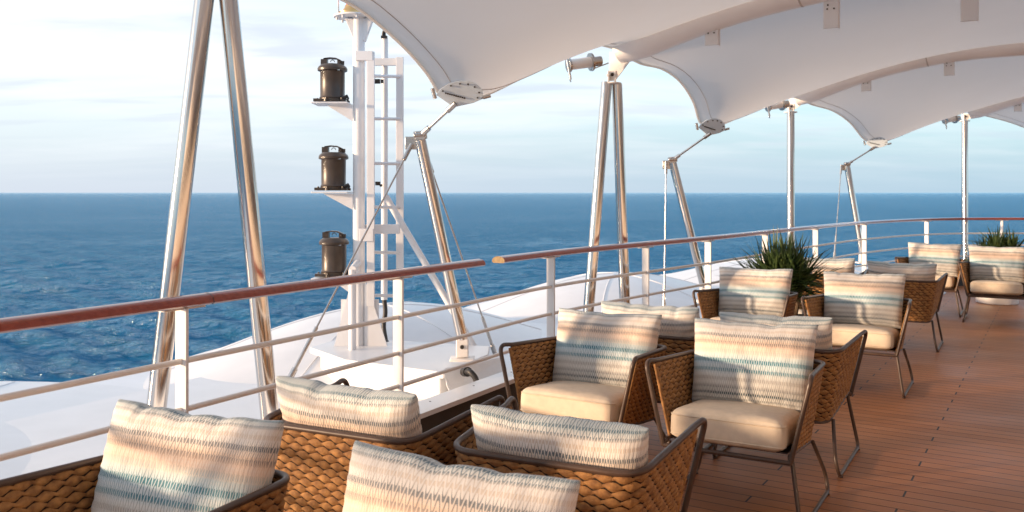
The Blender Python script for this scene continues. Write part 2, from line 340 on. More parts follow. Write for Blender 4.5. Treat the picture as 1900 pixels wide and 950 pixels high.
def deck_mat():
    m = mat('teak_planking', (.3,.12,.05), .42); t = m.node_tree; b = t.nodes['Principled BSDF']; L = t.links.new
    def mth(op, a, bb=None, cc=None):
        n = N(t, 'ShaderNodeMath', operation=op)
        for i, q in enumerate((a, bb, cc)):
            if q is None: continue
            if isinstance(q, (int, float)): n.inputs[i].default_value = q
            else: L(q, n.inputs[i])
        return n.outputs[0]
    g = N(t, 'ShaderNodeNewGeometry')
    def dot(vec):
        n = N(t, 'ShaderNodeVectorMath', operation='DOT_PRODUCT'); L(g.outputs['Position'], n.inputs[0]); n.inputs[1].default_value = vec; return n.outputs['Value']
    PW, CW = .0985, .656
    v = mth('DIVIDE', dot((.526,.8505,0)), PW); u = mth('DIVIDE', dot((.8505,-.526,0)), CW)
    v = mth('ADD', v, 99.82); u = mth('ADD', u, 200.02)       # phase of seams and butts
    row = mth('FLOOR', v); fv = mth('FRACT', v)
    dv = mth('MULTIPLY', mth('SUBTRACT', .5, mth('ABSOLUTE', mth('SUBTRACT', fv, .5))), PW)
    seam = mth('LESS_THAN', dv, .0036)
    uu = mth('ADD', u, row); pl = mth('FLOOR', mth('DIVIDE', uu, 3.0))
    fu = mth('FRACT', mth('DIVIDE', uu, 3.0)); du = mth('MULTIPLY', mth('SUBTRACT', .5, mth('ABSOLUTE', mth('SUBTRACT', fu, .5))), CW*3)
    butt = mth('LESS_THAN', du, .005)
    gap = mth('MAXIMUM', seam, butt)
    cb = N(t, 'ShaderNodeCombineXYZ'); L(row, cb.inputs[0]); L(pl, cb.inputs[1])
    wn = N(t, 'ShaderNodeTexWhiteNoise'); L(cb.outputs[0], wn.inputs['Vector'])
    mp = N(t, 'ShaderNodeMapping'); mp.inputs['Rotation'].default_value = (0,0,R(31.7)); mp.inputs['Scale'].default_value = (2, 30, 1); L(g.outputs['Position'], mp.inputs[0])
    n = N(t, 'ShaderNodeTexNoise'); n.inputs['Scale'].default_value = 3; n.inputs['Detail'].default_value = 6; L(mp.outputs[0], n.inputs['Vector'])
    n3 = N(t, 'ShaderNodeTexNoise'); n3.inputs['Scale'].default_value = 1.1; n3.inputs['Detail'].default_value = 4; L(g.outputs['Position'], n3.inputs['Vector'])
    f = mth('ADD', mth('MULTIPLY', wn.outputs['Value'], .25), mth('ADD', mth('MULTIPLY', n.outputs['Fac'], .4), mth('MULTIPLY', n3.outputs['Fac'], .35)))
    r = N(t, 'ShaderNodeValToRGB'); e = r.color_ramp.elements
    e[0].position = .3; e[0].color = (.38,.145,.055,1); e[1].position = .9; e[1].color = (.54,.235,.105,1)
    L(f, r.inputs[0])
    mx = N(t, 'ShaderNodeMix', data_type='RGBA'); L(gap, mx.inputs['Factor']); L(r.outputs[0], mx.inputs['A']); 
    mc = N(t, 'ShaderNodeMix', data_type='RGBA'); L(butt, mc.inputs['Factor']); mc.inputs['A'].default_value = (.045,.02,.012,1); mc.inputs['B'].default_value = (.02,.02,.025,1)
    L(mc.outputs['Result'], mx.inputs['B']); L(mx.outputs['Result'], b.inputs['Base Color'])
    rr = N(t, 'ShaderNodeMapRange'); rr.inputs['From Min'].default_value = .35; rr.inputs['From Max'].default_value = .65; rr.inputs['To Min'].default_value = .42; rr.inputs['To Max'].default_value = .58
    L(n3.outputs['Fac'], rr.inputs['Value']); L(rr.outputs[0], b.inputs['Roughness'])
    bp = N(t, 'ShaderNodeBump'); bp.inputs['Strength'].default_value = .35; bp.inputs['Distance'].default_value = .003
    L(mth('SUBTRACT', mth('MULTIPLY', n.outputs['Fac'], .3), gap), bp.inputs['Height']); L(bp.outputs[0], b.inputs['Normal'])
    return m
M['deck'] = deck_mat()

def sea_mat():
    m = mat('sea_water', (0,.13,.245), .10); t = m.node_tree; b = t.nodes['Principled BSDF']; L = t.links.new
    b.inputs['IOR'].default_value = 1.33
    b.inputs['Specular IOR Level'].default_value = .38; b.inputs['Specular Tint'].default_value = (.42,.76,1,1)
    g = N(t, 'ShaderNodeNewGeometry'); hs = []
    for sc, wt, st in ((.055, 1.5, (1,2.0,1)), (.16, 1.0, (1,1.9,1)), (.5, .50, (1,1.8,1)), (1.6, .17, (1,1.5,1))):
        mp = N(t, 'ShaderNodeMapping'); mp.inputs['Scale'].default_value = st; mp.inputs['Rotation'].default_value = (0,0,R(12)); L(g.outputs['Position'], mp.inputs[0])
        n = N(t, 'ShaderNodeTexNoise'); n.inputs['Scale'].default_value = sc; n.inputs['Detail'].default_value = 5; n.inputs['Roughness'].default_value = .6; n.inputs['Distortion'].default_value = .6
        L(mp.outputs[0], n.inputs['Vector'])
        q = N(t, 'ShaderNodeMath', operation='MULTIPLY'); q.inputs[1].default_value = wt; L(n.outputs['Fac'], q.inputs[0]); hs.append(q.outputs[0])
    s1 = N(t, 'ShaderNodeMath', operation='ADD'); L(hs[0], s1.inputs[0]); L(hs[1], s1.inputs[1])
    s3 = N(t, 'ShaderNodeMath', operation='ADD'); L(s1.outputs[0], s3.inputs[0]); L(hs[2], s3.inputs[1])
    s2 = N(t, 'ShaderNodeMath', operation='ADD'); L(s3.outputs[0], s2.inputs[0]); L(hs[3], s2.inputs[1])
    # wind patches: rougher and smoother water
    mp = N(t, 'ShaderNodeMapping'); mp.inputs['Scale'].default_value = (.6,1.5,1); mp.inputs['Rotation'].default_value = (0,0,R(6)); L(g.outputs['Position'], mp.inputs[0])
    n = N(t, 'ShaderNodeTexNoise'); n.inputs['Scale'].default_value = .012; n.inputs['Detail'].default_value = 9; n.inputs['Roughness'].default_value = .72; L(mp.outputs[0], n.inputs['Vector'])
    q = N(t, 'ShaderNodeMapRange'); q.inputs['From Min'].default_value = .38; q.inputs['From Max'].default_value = .62; q.inputs['To Min'].default_value = .08; q.inputs['To Max'].default_value = .62
    L(n.outputs['Fac'], q.inputs['Value']); L(q.outputs[0], b.inputs['Specular IOR Level'])
    q = N(t, 'ShaderNodeMapRange'); q.inputs['From Min'].default_value = .35; q.inputs['From Max'].default_value = .65; q.inputs['To Min'].default_value = .16; q.inputs['To Max'].default_value = .03
    L(n.outputs['Fac'], q.inputs['Value']); L(q.outputs[0], b.inputs['Roughness'])
    bp = N(t, 'ShaderNodeBump'); bp.inputs['Strength'].default_value = 1.0; bp.inputs['Distance'].default_value = 3.2
    L(s2.outputs[0], bp.inputs['Height'])
    rough = q.outputs[0]; wind = n.outputs['Fac']
    t.nodes.remove(b); o = t.nodes['Material Output']
    df = N(t, 'ShaderNodeBsdfDiffuse'); gl = N(t, 'ShaderNodeBsdfGlossy'); fr = N(t, 'ShaderNodeFresnel'); mx = N(t, 'ShaderNodeMixShader')
    fr.inputs['IOR'].default_value = 1.33; df.inputs['Color'].default_value = (.002,.150,.315,1); gl.inputs['Color'].default_value = (.72,.90,1,1)
    for nd in (df, gl, fr): L(bp.outputs[0], nd.inputs['Normal'])
    L(rough, gl.inputs['Roughness'])
    k = N(t, 'ShaderNodeMapRange'); k.inputs['From Min'].default_value = .36; k.inputs['From Max'].default_value = .64; k.inputs['To Min'].default_value = .9; k.inputs['To Max'].default_value = 1.6; L(wind, k.inputs['Value'])
    mm = N(t, 'ShaderNodeMath', operation='MULTIPLY'); L(fr.outputs[0], mm.inputs[0]); L(k.outputs[0], mm.inputs[1])
    L(mm.outputs[0], mx.inputs[0]); L(df.outputs[0], mx.inputs[1]); L(gl.outputs[0], mx.inputs[2]); L(mx.outputs[0], o.inputs[0])
    return m
M['sea'] = sea_mat()

# ------------------------------------------------------------------ sea
def sea():
    rng = np.random.RandomState(3); Z0 = -20.0
    rad = np.concatenate([[4.], np.geomspace(24, 3000, 520), np.geomspace(3300, 90000, 26)])
    ang = np.concatenate([np.linspace(-180, -40, 20, endpoint=False), np.linspace(-40, 40, 420), np.linspace(43, 180, 19)]) * PI/180
    A, Rr = np.meshgrid(ang, rad); X = np.sin(A)*Rr; Y = np.cos(A)*Rr; Z = np.zeros_like(X); 
    cell = np.maximum(Rr*0.0094, Rr*.0034)
    for k in range(46):
        lam = 3.4*1.6**(rng.rand()*3.6); th = R(78)+rng.randn()*.55; amp = .016*lam**.95
        q = 2*PI/lam; fade = np.clip((lam/cell-2.5)/3, 0, 1)
        phs = rng.rand()*6.28+ .5*np.sin(X*.013+k)+.5*np.sin(Y*.011+2*k)
        s_ = np.sin(q*(X*math.cos(th)+Y*math.sin(th))+phs)
        Z += amp*fade*(1-np.abs(s_)*1.0 - .4) if k % 3 == 0 else amp*fade*s_*.7
    m = MB(); a, b = X.shape
    vs = np.stack([X.ravel(), Y.ravel(), Z.ravel()+Z0], 1)
    me = bpy.data.meshes.new('sea'); me.from_pydata(vs.tolist(), [], [(i*b+j, i*b+j+1, (i+1)*b+j+1, (i+1)*b+j) for i in range(a-1) for j in range(b-1)])
    me.materials.append(M['sea']); me.polygons.foreach_set('use_smooth', [True]*len(me.polygons)); me.update()
    # normals must look up
    if me.polygons[5000].normal.z < 0: me.flip_normals()
    o = bpy.data.objects.new('sea', me); COL.objects.link(o); tag(o, kind='structure')
sea()

# ------------------------------------------------------------------ plan of the rail
rail_px = [(0,605),(345,555),(740,507),(885,488),(1026,469.5),(1192,453.5),(1318,442),(1421,431),(1513,421.5),(1605,413.2),(1716,407.6),(1790,406.2),(1855,406.2)]
def rp(px, y): d = FPX*.44/(y-HY); return Vector(((px-950)/FPX*d, d, 0))
ctrl = [Vector((-1.686,2.91,0))-Vector((.49,.87,0))*k for k in (9, 6, 3)] + [rp(*q) for q in rail_px] + [Vector((10.2,14.5,0)), Vector((13,13.3,0)), Vector((15.5,11.2,0))]
# straighten the near run
ctrl[4] = Vector((-1.686,2.91,0)).lerp(Vector((-.218,5.51,0)), .253); ctrl[5] = Vector((-1.686,2.91,0)).lerp(Vector((-.218,5.51,0)), .74)
path = catmull(ctrl, 10)
# resample evenly
def resample(p, step):
    o = [p[0]]; acc = 0
    for i in range(1, len(p)):
        a, b = p[i-1], p[i]; L = (b-a).length; t = step-acc
        while t <= L: o.append(a.lerp(b, t/L)); t += step
        acc = L-(t-step)
    return o
path = resample(path, .12)
def smooth(p, it=12):
    for _ in range(it): p = [p[0]]+[(p[i-1]+p[i]*2+p[i+1])/4 for i in range(1, len(p)-1)]+[p[-1]]
    return p
path = smooth(path, 25)
def nrm(i):
    a = path[max(i-1,0)]; b = path[min(i+1, len(path)-1)]; t = (b-a).normalized(); return Vector((-t.y, t.x, 0))   # outboard
def off(k): return [p+nrm(i)*k for i, p in enumerate(path)]
def zed(p, z): return [Vector((q.x, q.y, z)) for q in p]
DIN = Vector((.8505,-.526,0)); DAL = Vector((.526,.8505,0))        # inboard, along the stern
# ------------------------------------------------------------------ deck
def sheet(name, inner, outer, z, m, kind=None):
    b = MB(); a = zed(inner, z); c = zed(outer, z)
    b.add(a+c, [(i, i+1, len(a)+i+1, len(a)+i) for i in range(len(a)-1)]); o = b.build(name, m, smooth=False)
    return o
ed = off(.02); far = [p+DIN*11 for p in ed]
b = MB(); poly = [Vector((p.x,p.y,0)) for p in ed]
innerp = [Vector((-3.5,-9.5,0))+DIN*6, Vector((-3.5,-9.5,0))+DIN*14, Vector((22,3,0)), Vector((22,9,0))]
allp = poly + [Vector((22,8,0)), Vector((10,-9,0)), Vector((-2,-9,0))]
b.add([p+Vector((0,0,-.02)) for p in allp]+[p for p in allp], [tuple(range(len(allp), 2*len(allp)))])
dk = b.build('deck', M['deck'], smooth=False); tag(dk, kind='structure')
# hull under the deck and the roofs outboard
hull = MB(); oo = off(5.2); ho = zed(oo, -.35); hb = zed(off(4.6), -20.5)
n = len(ho); hull.add(ho+hb, [(i, i+1, n+i+1, n+i) for i in range(n-1)])
ii = zed(off(-.0), -.34); hull.add(ho+ii, [(i, i+1, n+i+1, n+i) for i in range(n-1)])
ho_ = hull.build('ship_hull', M['white']); tag(ho_, 'white hull plating of the ship dropping to the sea below the roofs', 'hull')
# coaming below the rail
co = MB(); A = off(-.055); B_ = off(.075)
def strip(mb, a, b, mi=0):
    n = len(a); mb.add(a+b, [(i, i+1, n+i+1, n+i) for i in range(n-1)], mi=mi)
strip(co, zed(A, .30), zed(A, 0.0), 1)
strip(co, zed(B_, -.3), zed(B_, .30), 0)
A2 = off(-.08); B2 = off(.10)
strip(co, zed(A2, .325), zed(B2, .325)); strip(co, zed(A2, .297), zed(A2, .325)); strip(co, zed(B2, .325), zed(B2, .297)); strip(co, zed(A, .297), zed(A2, .297)); strip(co, zed(B2, .297), zed(B_, .297))
c_ = co.build('coaming', [M['white'], M['dark_side']], smooth=True, angle=20)
tag(c_, 'low white topped coaming wall running along the deck edge under the railing', 'coaming')
# scupper gutter line / screws on the coaming: small dark dots
sc = MB()
for i in range(4, len(path)-4, 4):
    p = path[i]+nrm(i)*.04; sc.lathe((p.x, p.y, .325), [(.007, 0), (.005, .002)], 8)
each(sc, 'screw', M['bolt'], c_)

# ------------------------------------------------------------------ railing
def near_i(pt): return min(range(len(path)), key=lambda i: (path[i]-pt).length)
def px_i(px): return min(range(len(path)), key=lambda i: abs(950+FPX*path[i].x/max(path[i].y,.1)-px) if path[i].y > 1 else 1e9)
rl = empty('railing', (-1.2, 3.6, 0)); bpy.context.view_layer.update()
tag(rl, 'white ship railing with three thin bars and a red brown wooden handrail', 'railing')
def keep(o, root):      # parent with no move of the mesh
    o.parent = root; o.matrix_parent_inverse = Matrix.Translation(-Vector(root.location)) ; return o
def handrail(seg, ends):
    prof = [(x*.86, z*.86) for x, z in [(-.056,-.012),(-.050,.010),(-.030,.024),(0,.030),(.030,.024),(.050,.010),(.056,-.012),(.045,-.022),(-.045,-.022)]]
    mb = MB(); np_ = len(prof); vs = []
    for i in seg:
        nn = nrm(i) 
        for (x, z) in prof: vs.append(Vector((path[i].x, path[i].y, 1.1))+nn*x+Vector((0,0,z)))
    m = len(seg); fs = [(i*np_+k, i*np_+(k+1)%np_, (i+1)*np_+(k+1)%np_, (i+1)*np_+k) for i in range(m-1) for k in range(np_)]
    mb.add(vs, fs)
    mb.add(vs[:np_], [tuple(range(np_))[::-1]], mi=1 if ends == 'R' else 0); mb.add(vs[-np_:], [tuple(range(np_))], mi=0)
    return keep(mb.build('handrail', [M['teak'], M['endgrain']], angle=50), rl)
ia, ib = px_i(882), px_i(916)
handrail(range(0, ia+1), 'L'); handrail(range(ib, len(path)), 'R')
for z, r in ((.862, .0125), (.666, .0125), (.487, .0125)):
    mb = MB(); mb.tube(zed(path, z), r, 8); keep(mb.build('bar', M['cream'], angle=60), rl)
posts = [near_i(path[px_i(345)]-DAL*k) for k in (1.5*3, 1.5*2, 1.5)] + [px_i(q) for q in (345,740,1026,1192,1318,1421,1513,1605,1716,1855)] + [near_i(Vector((10.2,14.5,0))), near_i(Vector((12,13.8,0)))]
for i in posts:
    mb = MB(); p = path[i]; nn = nrm(i); t = Vector((nn.y, -nn.x, 0))
    rot = Matrix((t, nn, Vector((0,0,1)))).transposed()
    mb.box((p.x, p.y, .70), (.014, .064, .754), rot)
    keep(mb.build('post', M['white'], smooth=False, bevel=.002), rl)
    mb = MB(); mb.box((p.x, p.y, 1.0745), (.20, .045, .006), rot); keep(mb.build('rail_plate', M['cream'], smooth=False), rl)
    mb = MB(); mb.box((p.x, p.y, .33), (.09, .06, .012), rot); keep(mb.build('post_foot', M['white'], smooth=False), rl)
# joint lines in the handrail
for px in (380,1318):
    i = px_i(px); mb = MB(); nn = nrm(i); t = Vector((nn.y, -nn.x, 0)); ring = []
    for (x, z) in [(x*.865, z*.865) for x, z in [(-.0565,-.012),(-.0505,.0105),(-.030,.0248),(0,.0308),(.030,.0248),(.0505,.0105),(.0565,-.012),(.045,-.0226),(-.045,-.0226)]]: ring.append(Vector((path[i].x, path[i].y, 1.1))+nn*x+Vector((0,0,z)))
    mb.prism(ring, t*.004); keep(mb.build('joint', M['bolt']), rl)

# ------------------------------------------------------------------ white roofs outboard
def cap(name, c, a, bb, h, ang, z0, skirt=.5, pw=1.0):
    m = MB(); n, k = 64, 22; G = []
    ca, sa = math.cos(ang), math.sin(ang)
    for i in range(k+1):
        r = i/k; row = []
        for j in range(n+1):
            t = 2*PI*j/n; x = a*r*math.cos(t); y = bb*r*math.sin(t)
            z = z0+h*(1-r**2)**pw
            row.append(Vector((c[0]+x*ca-y*sa, c[1]+x*sa+y*ca, z)))
        G.append(row)
    G.append([v+Vector((0,0,-skirt)) for v in G[-1]])
    m.grid(G[::-1]); o = m.build(name, M['white'], angle=50)
    for t in (.35, 1.35, 2.35, 3.5, 4.5, 5.5):            # raised weld seams running over the dome
        pts = []
        for i in range(0, 41):
            r = i/40*.97+.02; x = a*r*math.cos(t+.12*r); y = bb*r*math.sin(t+.12*r)
            pts.append((c[0]+x*ca-y*sa, c[1]+x*sa+y*ca, z0+h*(1-r**2)**pw+.001))
        q = MB(); q.tube(pts, .006, 6); q.build('weld_seam', M['white'], o)
    return o
seam_pts = []
base = MB(); bo = zed(off(2.6), .10); bi = zed(off(.075), .12); nn_ = len(bo)
base.add(bi+bo, [(i, i+1, nn_+i+1, nn_+i) for i in range(nn_-1)])
bd = zed(off(2.6), -.6); base.add(bo+bd, [(i, i+1, nn_+i+1, nn_+i) for i in range(nn_-1)])
be = base.build('lower_roof', M['white'], angle=30); tag(be, 'flat white roof strip just outboard of the railing, lower than the handrail', 'roof')
ROOF_ANG = math.atan2(.8505,.526)
domes = [((-4.4,3.6), 3.6, 3.3, .17, 'low white domed roof below the near left of the railing'),
         ((-1.2,8.4), 2.35, 1.6, .45, 'smooth white domed roof behind the mast'),
         ((1.35,11.5), 2.5, 1.9, .47, 'smooth white domed roof right of the mast, under the pair of slanted steel poles'),
         ((4.55,14.7), 3.1, 2.4, .42, 'far white domed roof behind the nearer spiky plant')]
for (c, a, bb, h, lab) in domes:
    o = cap('dome_roof', c, a, bb, h, ROOF_ANG, .02, .6, 1.45); tag(o, lab, 'roof', 'white domed roofs outboard of the railing')

# ------------------------------------------------------------------ canopy
apx = {-1: Vector((-6.2,-2.4,2.78)), 0: Vector((-3.8,1.0,2.78))}
apx[1] = P(402,-25,4.45); apx[2] = P(1135,150,7.8); apx[3] = P(1467,205,11.6); apx[4] = P(1790,222,15.2); apx[5] = Vector((12.6,17.6,2.9))
tipz = {-1:2.78, 0:2.78, 1:2.78, 2:2.80, 3:2.80, 4:2.92, 5:2.98}; rise = {-1:.45, 0:.45, 1:.45, 2:.42, 3:.5, 4:.5, 5:.5}
TMAX = 7.2
def arch(n, t):
    p = apx[n]+DIN*(t+.06); q = 1-((t-2.3)/2.3)**2 if t < 2.3 else 1-.10*((t-2.3)/4.9)**2*2
    return Vector((p.x, p.y, tipz[n]+rise[n]*q))
def rimpts(px): return [P(*q) for q in px]
rims = {
 1: (rimpts([(520,-52,4.7),(640,0,5.05),(704,45,5.35),(760,97,5.7),(797,142,5.95),(815,172,6.1)]), P(850,178,6.2), rimpts([(893,178,6.35),(960,147,6.65),(1015,118,7.0),(1060,98,7.3),(1105,82,7.6)])),
 2: (rimpts([(1185,116,8.0),(1228,127,8.3),(1262,151,8.65),(1286,188,9.0),(1298,226,9.3)]), P(1316,238,9.4), rimpts([(1338,231,9.6),(1388,209,10.2),(1425,192,10.8),(1452,180,11.3)])),
 3: (rimpts([(1505,193,11.9),(1545,205,12.4),(1577,227,12.95),(1601,256,13.5)]), P(1622,268,13.8), rimpts([(1645,261,14.0),(1695,238,14.4),(1740,219,14.8),(1772,206,15.1)])),
}
def mirrorrim(n, cz, push=.0):
    a, b = arch(n, 0), arch(n+1, 0); c = (a+b)/2-DIN*.1; c.z = cz
    l = [a.lerp(c, k)+DIN*.16*math.sin(PI*k)+Vector((0,0,.13*math.sin(PI*k))) for k in (.2,.4,.6,.8,.95)]
    r = [c.lerp(b, k)+DIN*.16*math.sin(PI*k)+Vector((0,0,.13*math.sin(PI*k))) for k in (.05,.2,.4,.6,.8)]
    return (l, c, r)
rims[-1] = mirrorrim(-1, 2.25); rims[0] = mirrorrim(0, 2.25)
c4 = P(1995,268,17.0); rims[4] = (rimpts([(1835,216,15.5),(1872,226,15.9),(1905,238,16.3),(1950,256,16.7)]), c4, [c4.lerp(arch(5,0), k)+Vector((0,0,.08*math.sin(PI*k))) for k in (.25,.5,.75)])
cano = empty('canopy', (2.5, 6, 2.6)); tag(cano, 'large white tent canopy with scalloped edges and padded ridge arches over the deck', 'canopy')
def evenly(pts, n):
    pts = [Vector(p) for p in pts]; L = [0]
    for i in range(1, len(pts)): L.append(L[-1]+(pts[i]-pts[i-1]).length)
    o = []; j = 0
    for k in range(n):
        t = L[-1]*k/(n-1)
        while j < len(pts)-2 and L[j+1] < t: j += 1
        o.append(pts[j].lerp(pts[j+1], (t-L[j])/max(L[j+1]-L[j], 1e-9)))
    return o
def membrane(n):
    l, c, r = rims[n]; NU, NS = 49, 50
    a0, b0 = arch(n, 0), arch(n+1, 0)
    a0.z += .0; b0.z += .0
    left = evenly(catmull([a0]+l+[c], 8), NU//2+1); right = evenly(catmull([c]+r+[b0], 8), NU//2+1)
    rim = left+right[1:]
    tt = [TMAX*(k/(NS-1))**1.35 for k in range(NS)]
    A = [arch(n, t)+Vector((0,0,.11)) for t in tt]; B = [arch(n+1, t)+Vector((0,0,-.03)) for t in tt]; A[0] = rim[0]; B[0] = rim[-1]
    inn = [A[-1].lerp(B[-1], i/(NU-1))+Vector((0,0,.10*math.sin(PI*i/(NU-1)))) for i in range(NU)]
    G = np.zeros((NS, NU, 3))
    for s in range(NS):
        for u in range(NU):
            U = u/(NU-1); W = (tt[s]/TMAX)
            co = (1-W)*rim[u]+W*inn[u]+(1-U)*A[s]+U*B[s]-((1-U)*(1-W)*rim[0]+U*(1-W)*rim[-1]+(1-U)*W*inn[0]+U*W*inn[-1])
            G[s, u] = co
    Z = G.copy()
    du = 4.6/(NU-1); hs = np.diff(np.array(tt)); hm, hp = hs[:-1], hs[1:]
    ws_m = (2/(hm*(hm+hp)))[:,None]; ws_p = (2/(hp*(hm+hp)))[:,None]; wu = 1/du**2
    for _ in range(1500): Z[1:-1,1:-1,2] = (ws_m*Z[:-2,1:-1,2]+ws_p*Z[2:,1:-1,2]+wu*(Z[1:-1,:-2,2]+Z[1:-1,2:,2]))/(ws_m+ws_p+2*wu)
    for _ in range(60): Z[1:-1,1:-1,:2] = (Z[:-2,1:-1,:2]+Z[2:,1:-1,:2]+Z[1:-1,:-2,:2]+Z[1:-1,2:,:2])/4
    G = [[Vector(Z[s, u]) for u in range(NU)] for s in range(NS)]
    m = MB(); m.grid(G); o = keep(m.build('fabric_panel', M['canvas'], angle=180), cano)
    md = o.modifiers.new('thickness', 'SOLIDIFY'); md.thickness = .004; md.offset = 1
    # welt rope along the rim and a stitched seam a hand inside it
    m = MB(); m.tube([g-Vector((0,0,.004)) for g in G[0]], .011, 8); keep(m.build('edge_rope', M['canvas'], angle=80), cano)
    m = MB()
    sl_ = []
    for u in range(NU):
        # walk inboard until .13 m away from rim
        acc = 0; s = 0
        while s < NS-2 and acc < .13: acc += (G[s+1][u]-G[s][u]).length; s += 1
        seg = (G[s][u]-G[s-1][u]).length; f = 1-(acc-.13)/max(seg, 1e-6); sl_.append(G[s-1][u].lerp(G[s][u], max(0, min(1, f)))-Vector((0,0,.006)))
    m.tube(sl_[2:-2], .0035, 6); keep(m.build('hem_seam', M['seam'], angle=80), cano)
    return G
mem = {n: membrane(n) for n in (-1, 0, 1, 2, 3, 4)}
for n in (-1,0,1,2,3,4,5):
    pts = [arch(n, TMAX*k/60) for k in range(61)]
    rs = [.15]*61
    rs[0] = .10; rs[1] = .135; pts = [p-Vector((0,0,.03)) for p in pts]
    m = MB(); m.tube(pts, rs, 24); a = keep(m.build('ridge_arch', M['sleeve'], angle=60), cano)
    for t in (1.62, 4.2, 6.4):
        k = int(t/TMAX*60); m = MB(); m.tube([pts[k], pts[k].lerp(pts[k+1], .12)], .153, 24); keep(m.build('arch_seam', M['seam'], a), cano)
        bpy.context.view_layer.update()
# hanging brackets under the arches
def hang(n, t, w_=.11, h_=.20):
    p = arch(n, t); m = MB(); yw = Matrix.Rotation(R(-31.7), 3, 'Z')
    m.box((p.x, p.y, p.z-.125-h_/2+.03), (w_, .022, h_), yw); m.box(Vector((p.x, p.y, p.z-.125-h_/2+.012))+yw@Vector((w_/2,.02,0)), (.006, .06, h_-.03), yw)
    o = keep(m.build('hanger', M['white'], smooth=False, bevel=.003), cano)
    m = MB()
    for dx, dz in ((-.025, .02), (.025, .02), (-.02, .05)):
        q = Vector((p.x, p.y, p.z-.125-h_/2+.03+dz-.02))+yw@Vector((dx, -.012, 0)); m.tube([q, q+yw@Vector((0,-.006,0))], .0065, 8)
    each(m, 'bolt', M['bolt'], o)
for n, t, h_ in ((2,.85,.20),(2,1.8,.30),(2,2.75,.36),(3,.87,.2),(3,1.81,.24),(3,3.2,.24),(4,.73,.2),(1,1.6,.2)): hang(n, t, .11, h_)

# ------------------------------------------------------------------ A-frame posts
frames = [
 (apx[1], P(273,815,4.35), P(511,790,4.6), 'nearest pair of polished steel poles leaning together above the left handrail'),
 (apx[2], P(1085,618,7.7), P(1163,618,7.9), 'pair of slanted steel poles holding the canopy in the middle of the railing'),
 (apx[3], P(1465,530,11.45), P(1472,530,11.75), 'upright steel pole rising behind the nearer spiky plant'),
 (apx[4], P(1788,500,15.0), P(1793,500,15.4), 'farthest upright steel pole at the right end of the railing')]
for k, (a, f1, f2, lab) in enumerate(frames):
    root = empty('canopy_support', (a.x, a.y, .1)); tag(root, lab, 'support pole', 'polished steel poles holding up the canopy')
    if k == 2: f1 = Vector((a.x-.10, a.y-.34, .3)); f2 = Vector((a.x+.09, a.y+.3, .3))
    if k == 3: f1 = Vector((a.x-.13, a.y-.28, .3)); f2 = Vector((a.x+.12, a.y+.25, .3))
    sp_ = (f2-f1).normalized()*.028
    for s_, f in ((-1, f1), (1, f2)):
        m = MB(); m.tube([a+sp_*s_*1.9+Vector((0,0,-.02)), Vector((f.x, f.y, .09))], .048, 28); keep(m.build('pole', M['steel'], angle=60), root)
        m = MB(); m.box((f.x, f.y, .11), (.2,.2,.02)); m.lathe((f.x, f.y, .11), [(.07,0),(.06,.08)], 20); keep(m.build('base_plate', M['white'], bevel=.003), root)
    m = MB(); m.lathe(a+Vector((0,0,-.03)), [(.085,0),(.085,.012)], 24)
    m.box(a+Vector((-.03,0,.035)), (.012,.07,.10)); m.box(a+Vector((.03,0,.035)), (.012,.07,.10)); m.tube([a+Vector((-.045,0,.05)), a+Vector((.045,0,.05))], .012, 10)
    yw = Matrix.Rotation(R(-31.7), 3, 'Z'); q = a+Vector((0,0,.05))
    keep(m.build('top_bracket', M['cream'], bevel=.002), root)
    m = MB(); tip = arch(k+1, 0)
    m.prism([a+Vector((0,-.006,.0))+DIN*(-.03), a+Vector((0,-.006,.0))+DIN*.03, tip+DIN*.16+Vector((0,0,-.06)), tip+DIN*(-.08)+Vector((0,0,-.02))], (.006,.01,0)); keep(m.build('gusset', M['cream'], smooth=False), root)
    m = MB(); q = a+Vector((0,-.037,.05)); m.tube([q, q+Vector((0,-.008,0))], .016, 12); keep(m.build('pin', M['bolt']), root)

# floodlights beside the arch tips
labs = ['warm lit steel floodlight drum beside the top of the middle pole pair', 'small steel floodlight drum beside the top of the pole behind the plant', 'farthest small steel floodlight drum under the canopy at right']
for k, n in enumerate((2, 3, 4)):
    c = {2: P(1075,118,7.55), 3: P(1437,196,11.3), 4: P(1762,222,14.9)}[n]
    root = empty('floodlight', c); tag(root, labs[k], 'floodlight', 'floodlights beside the arch tips')
    ax = Vector((.92,.30,.16)).normalized(); root.scale = (.92,)*3
    m = MB(); m.tube([-ax*.10, ax*.11], .05, 24); m.build('drum', M['cream'], root)
    m = MB(); m.tube([-ax*.115, -ax*.10], .072, 24); m.tube([ax*.11, ax*.128], .085, 24); each(m, 'flange', M['dull_steel'], root)
    m = MB(); m.tube([ax*.128, ax*.22], .045, 20); m.bar(ax*.12+Vector((0,0,-.07)), ax*.30+Vector((0,0,-.03)), .012, .012); m.build('arm', M['dull_steel'], root)
    m = MB(); m.tube([-ax*.125+Vector((0,-.01,.05)), -ax*.09+Vector((0,-.03,-.14))], .012, 12); m.tube([-ax*.095+Vector((0,-.03,-.14)), -ax*.088+Vector((0,-.03,-.165))], .007, 8); m.build('clamp_screw', M['steel'], root)

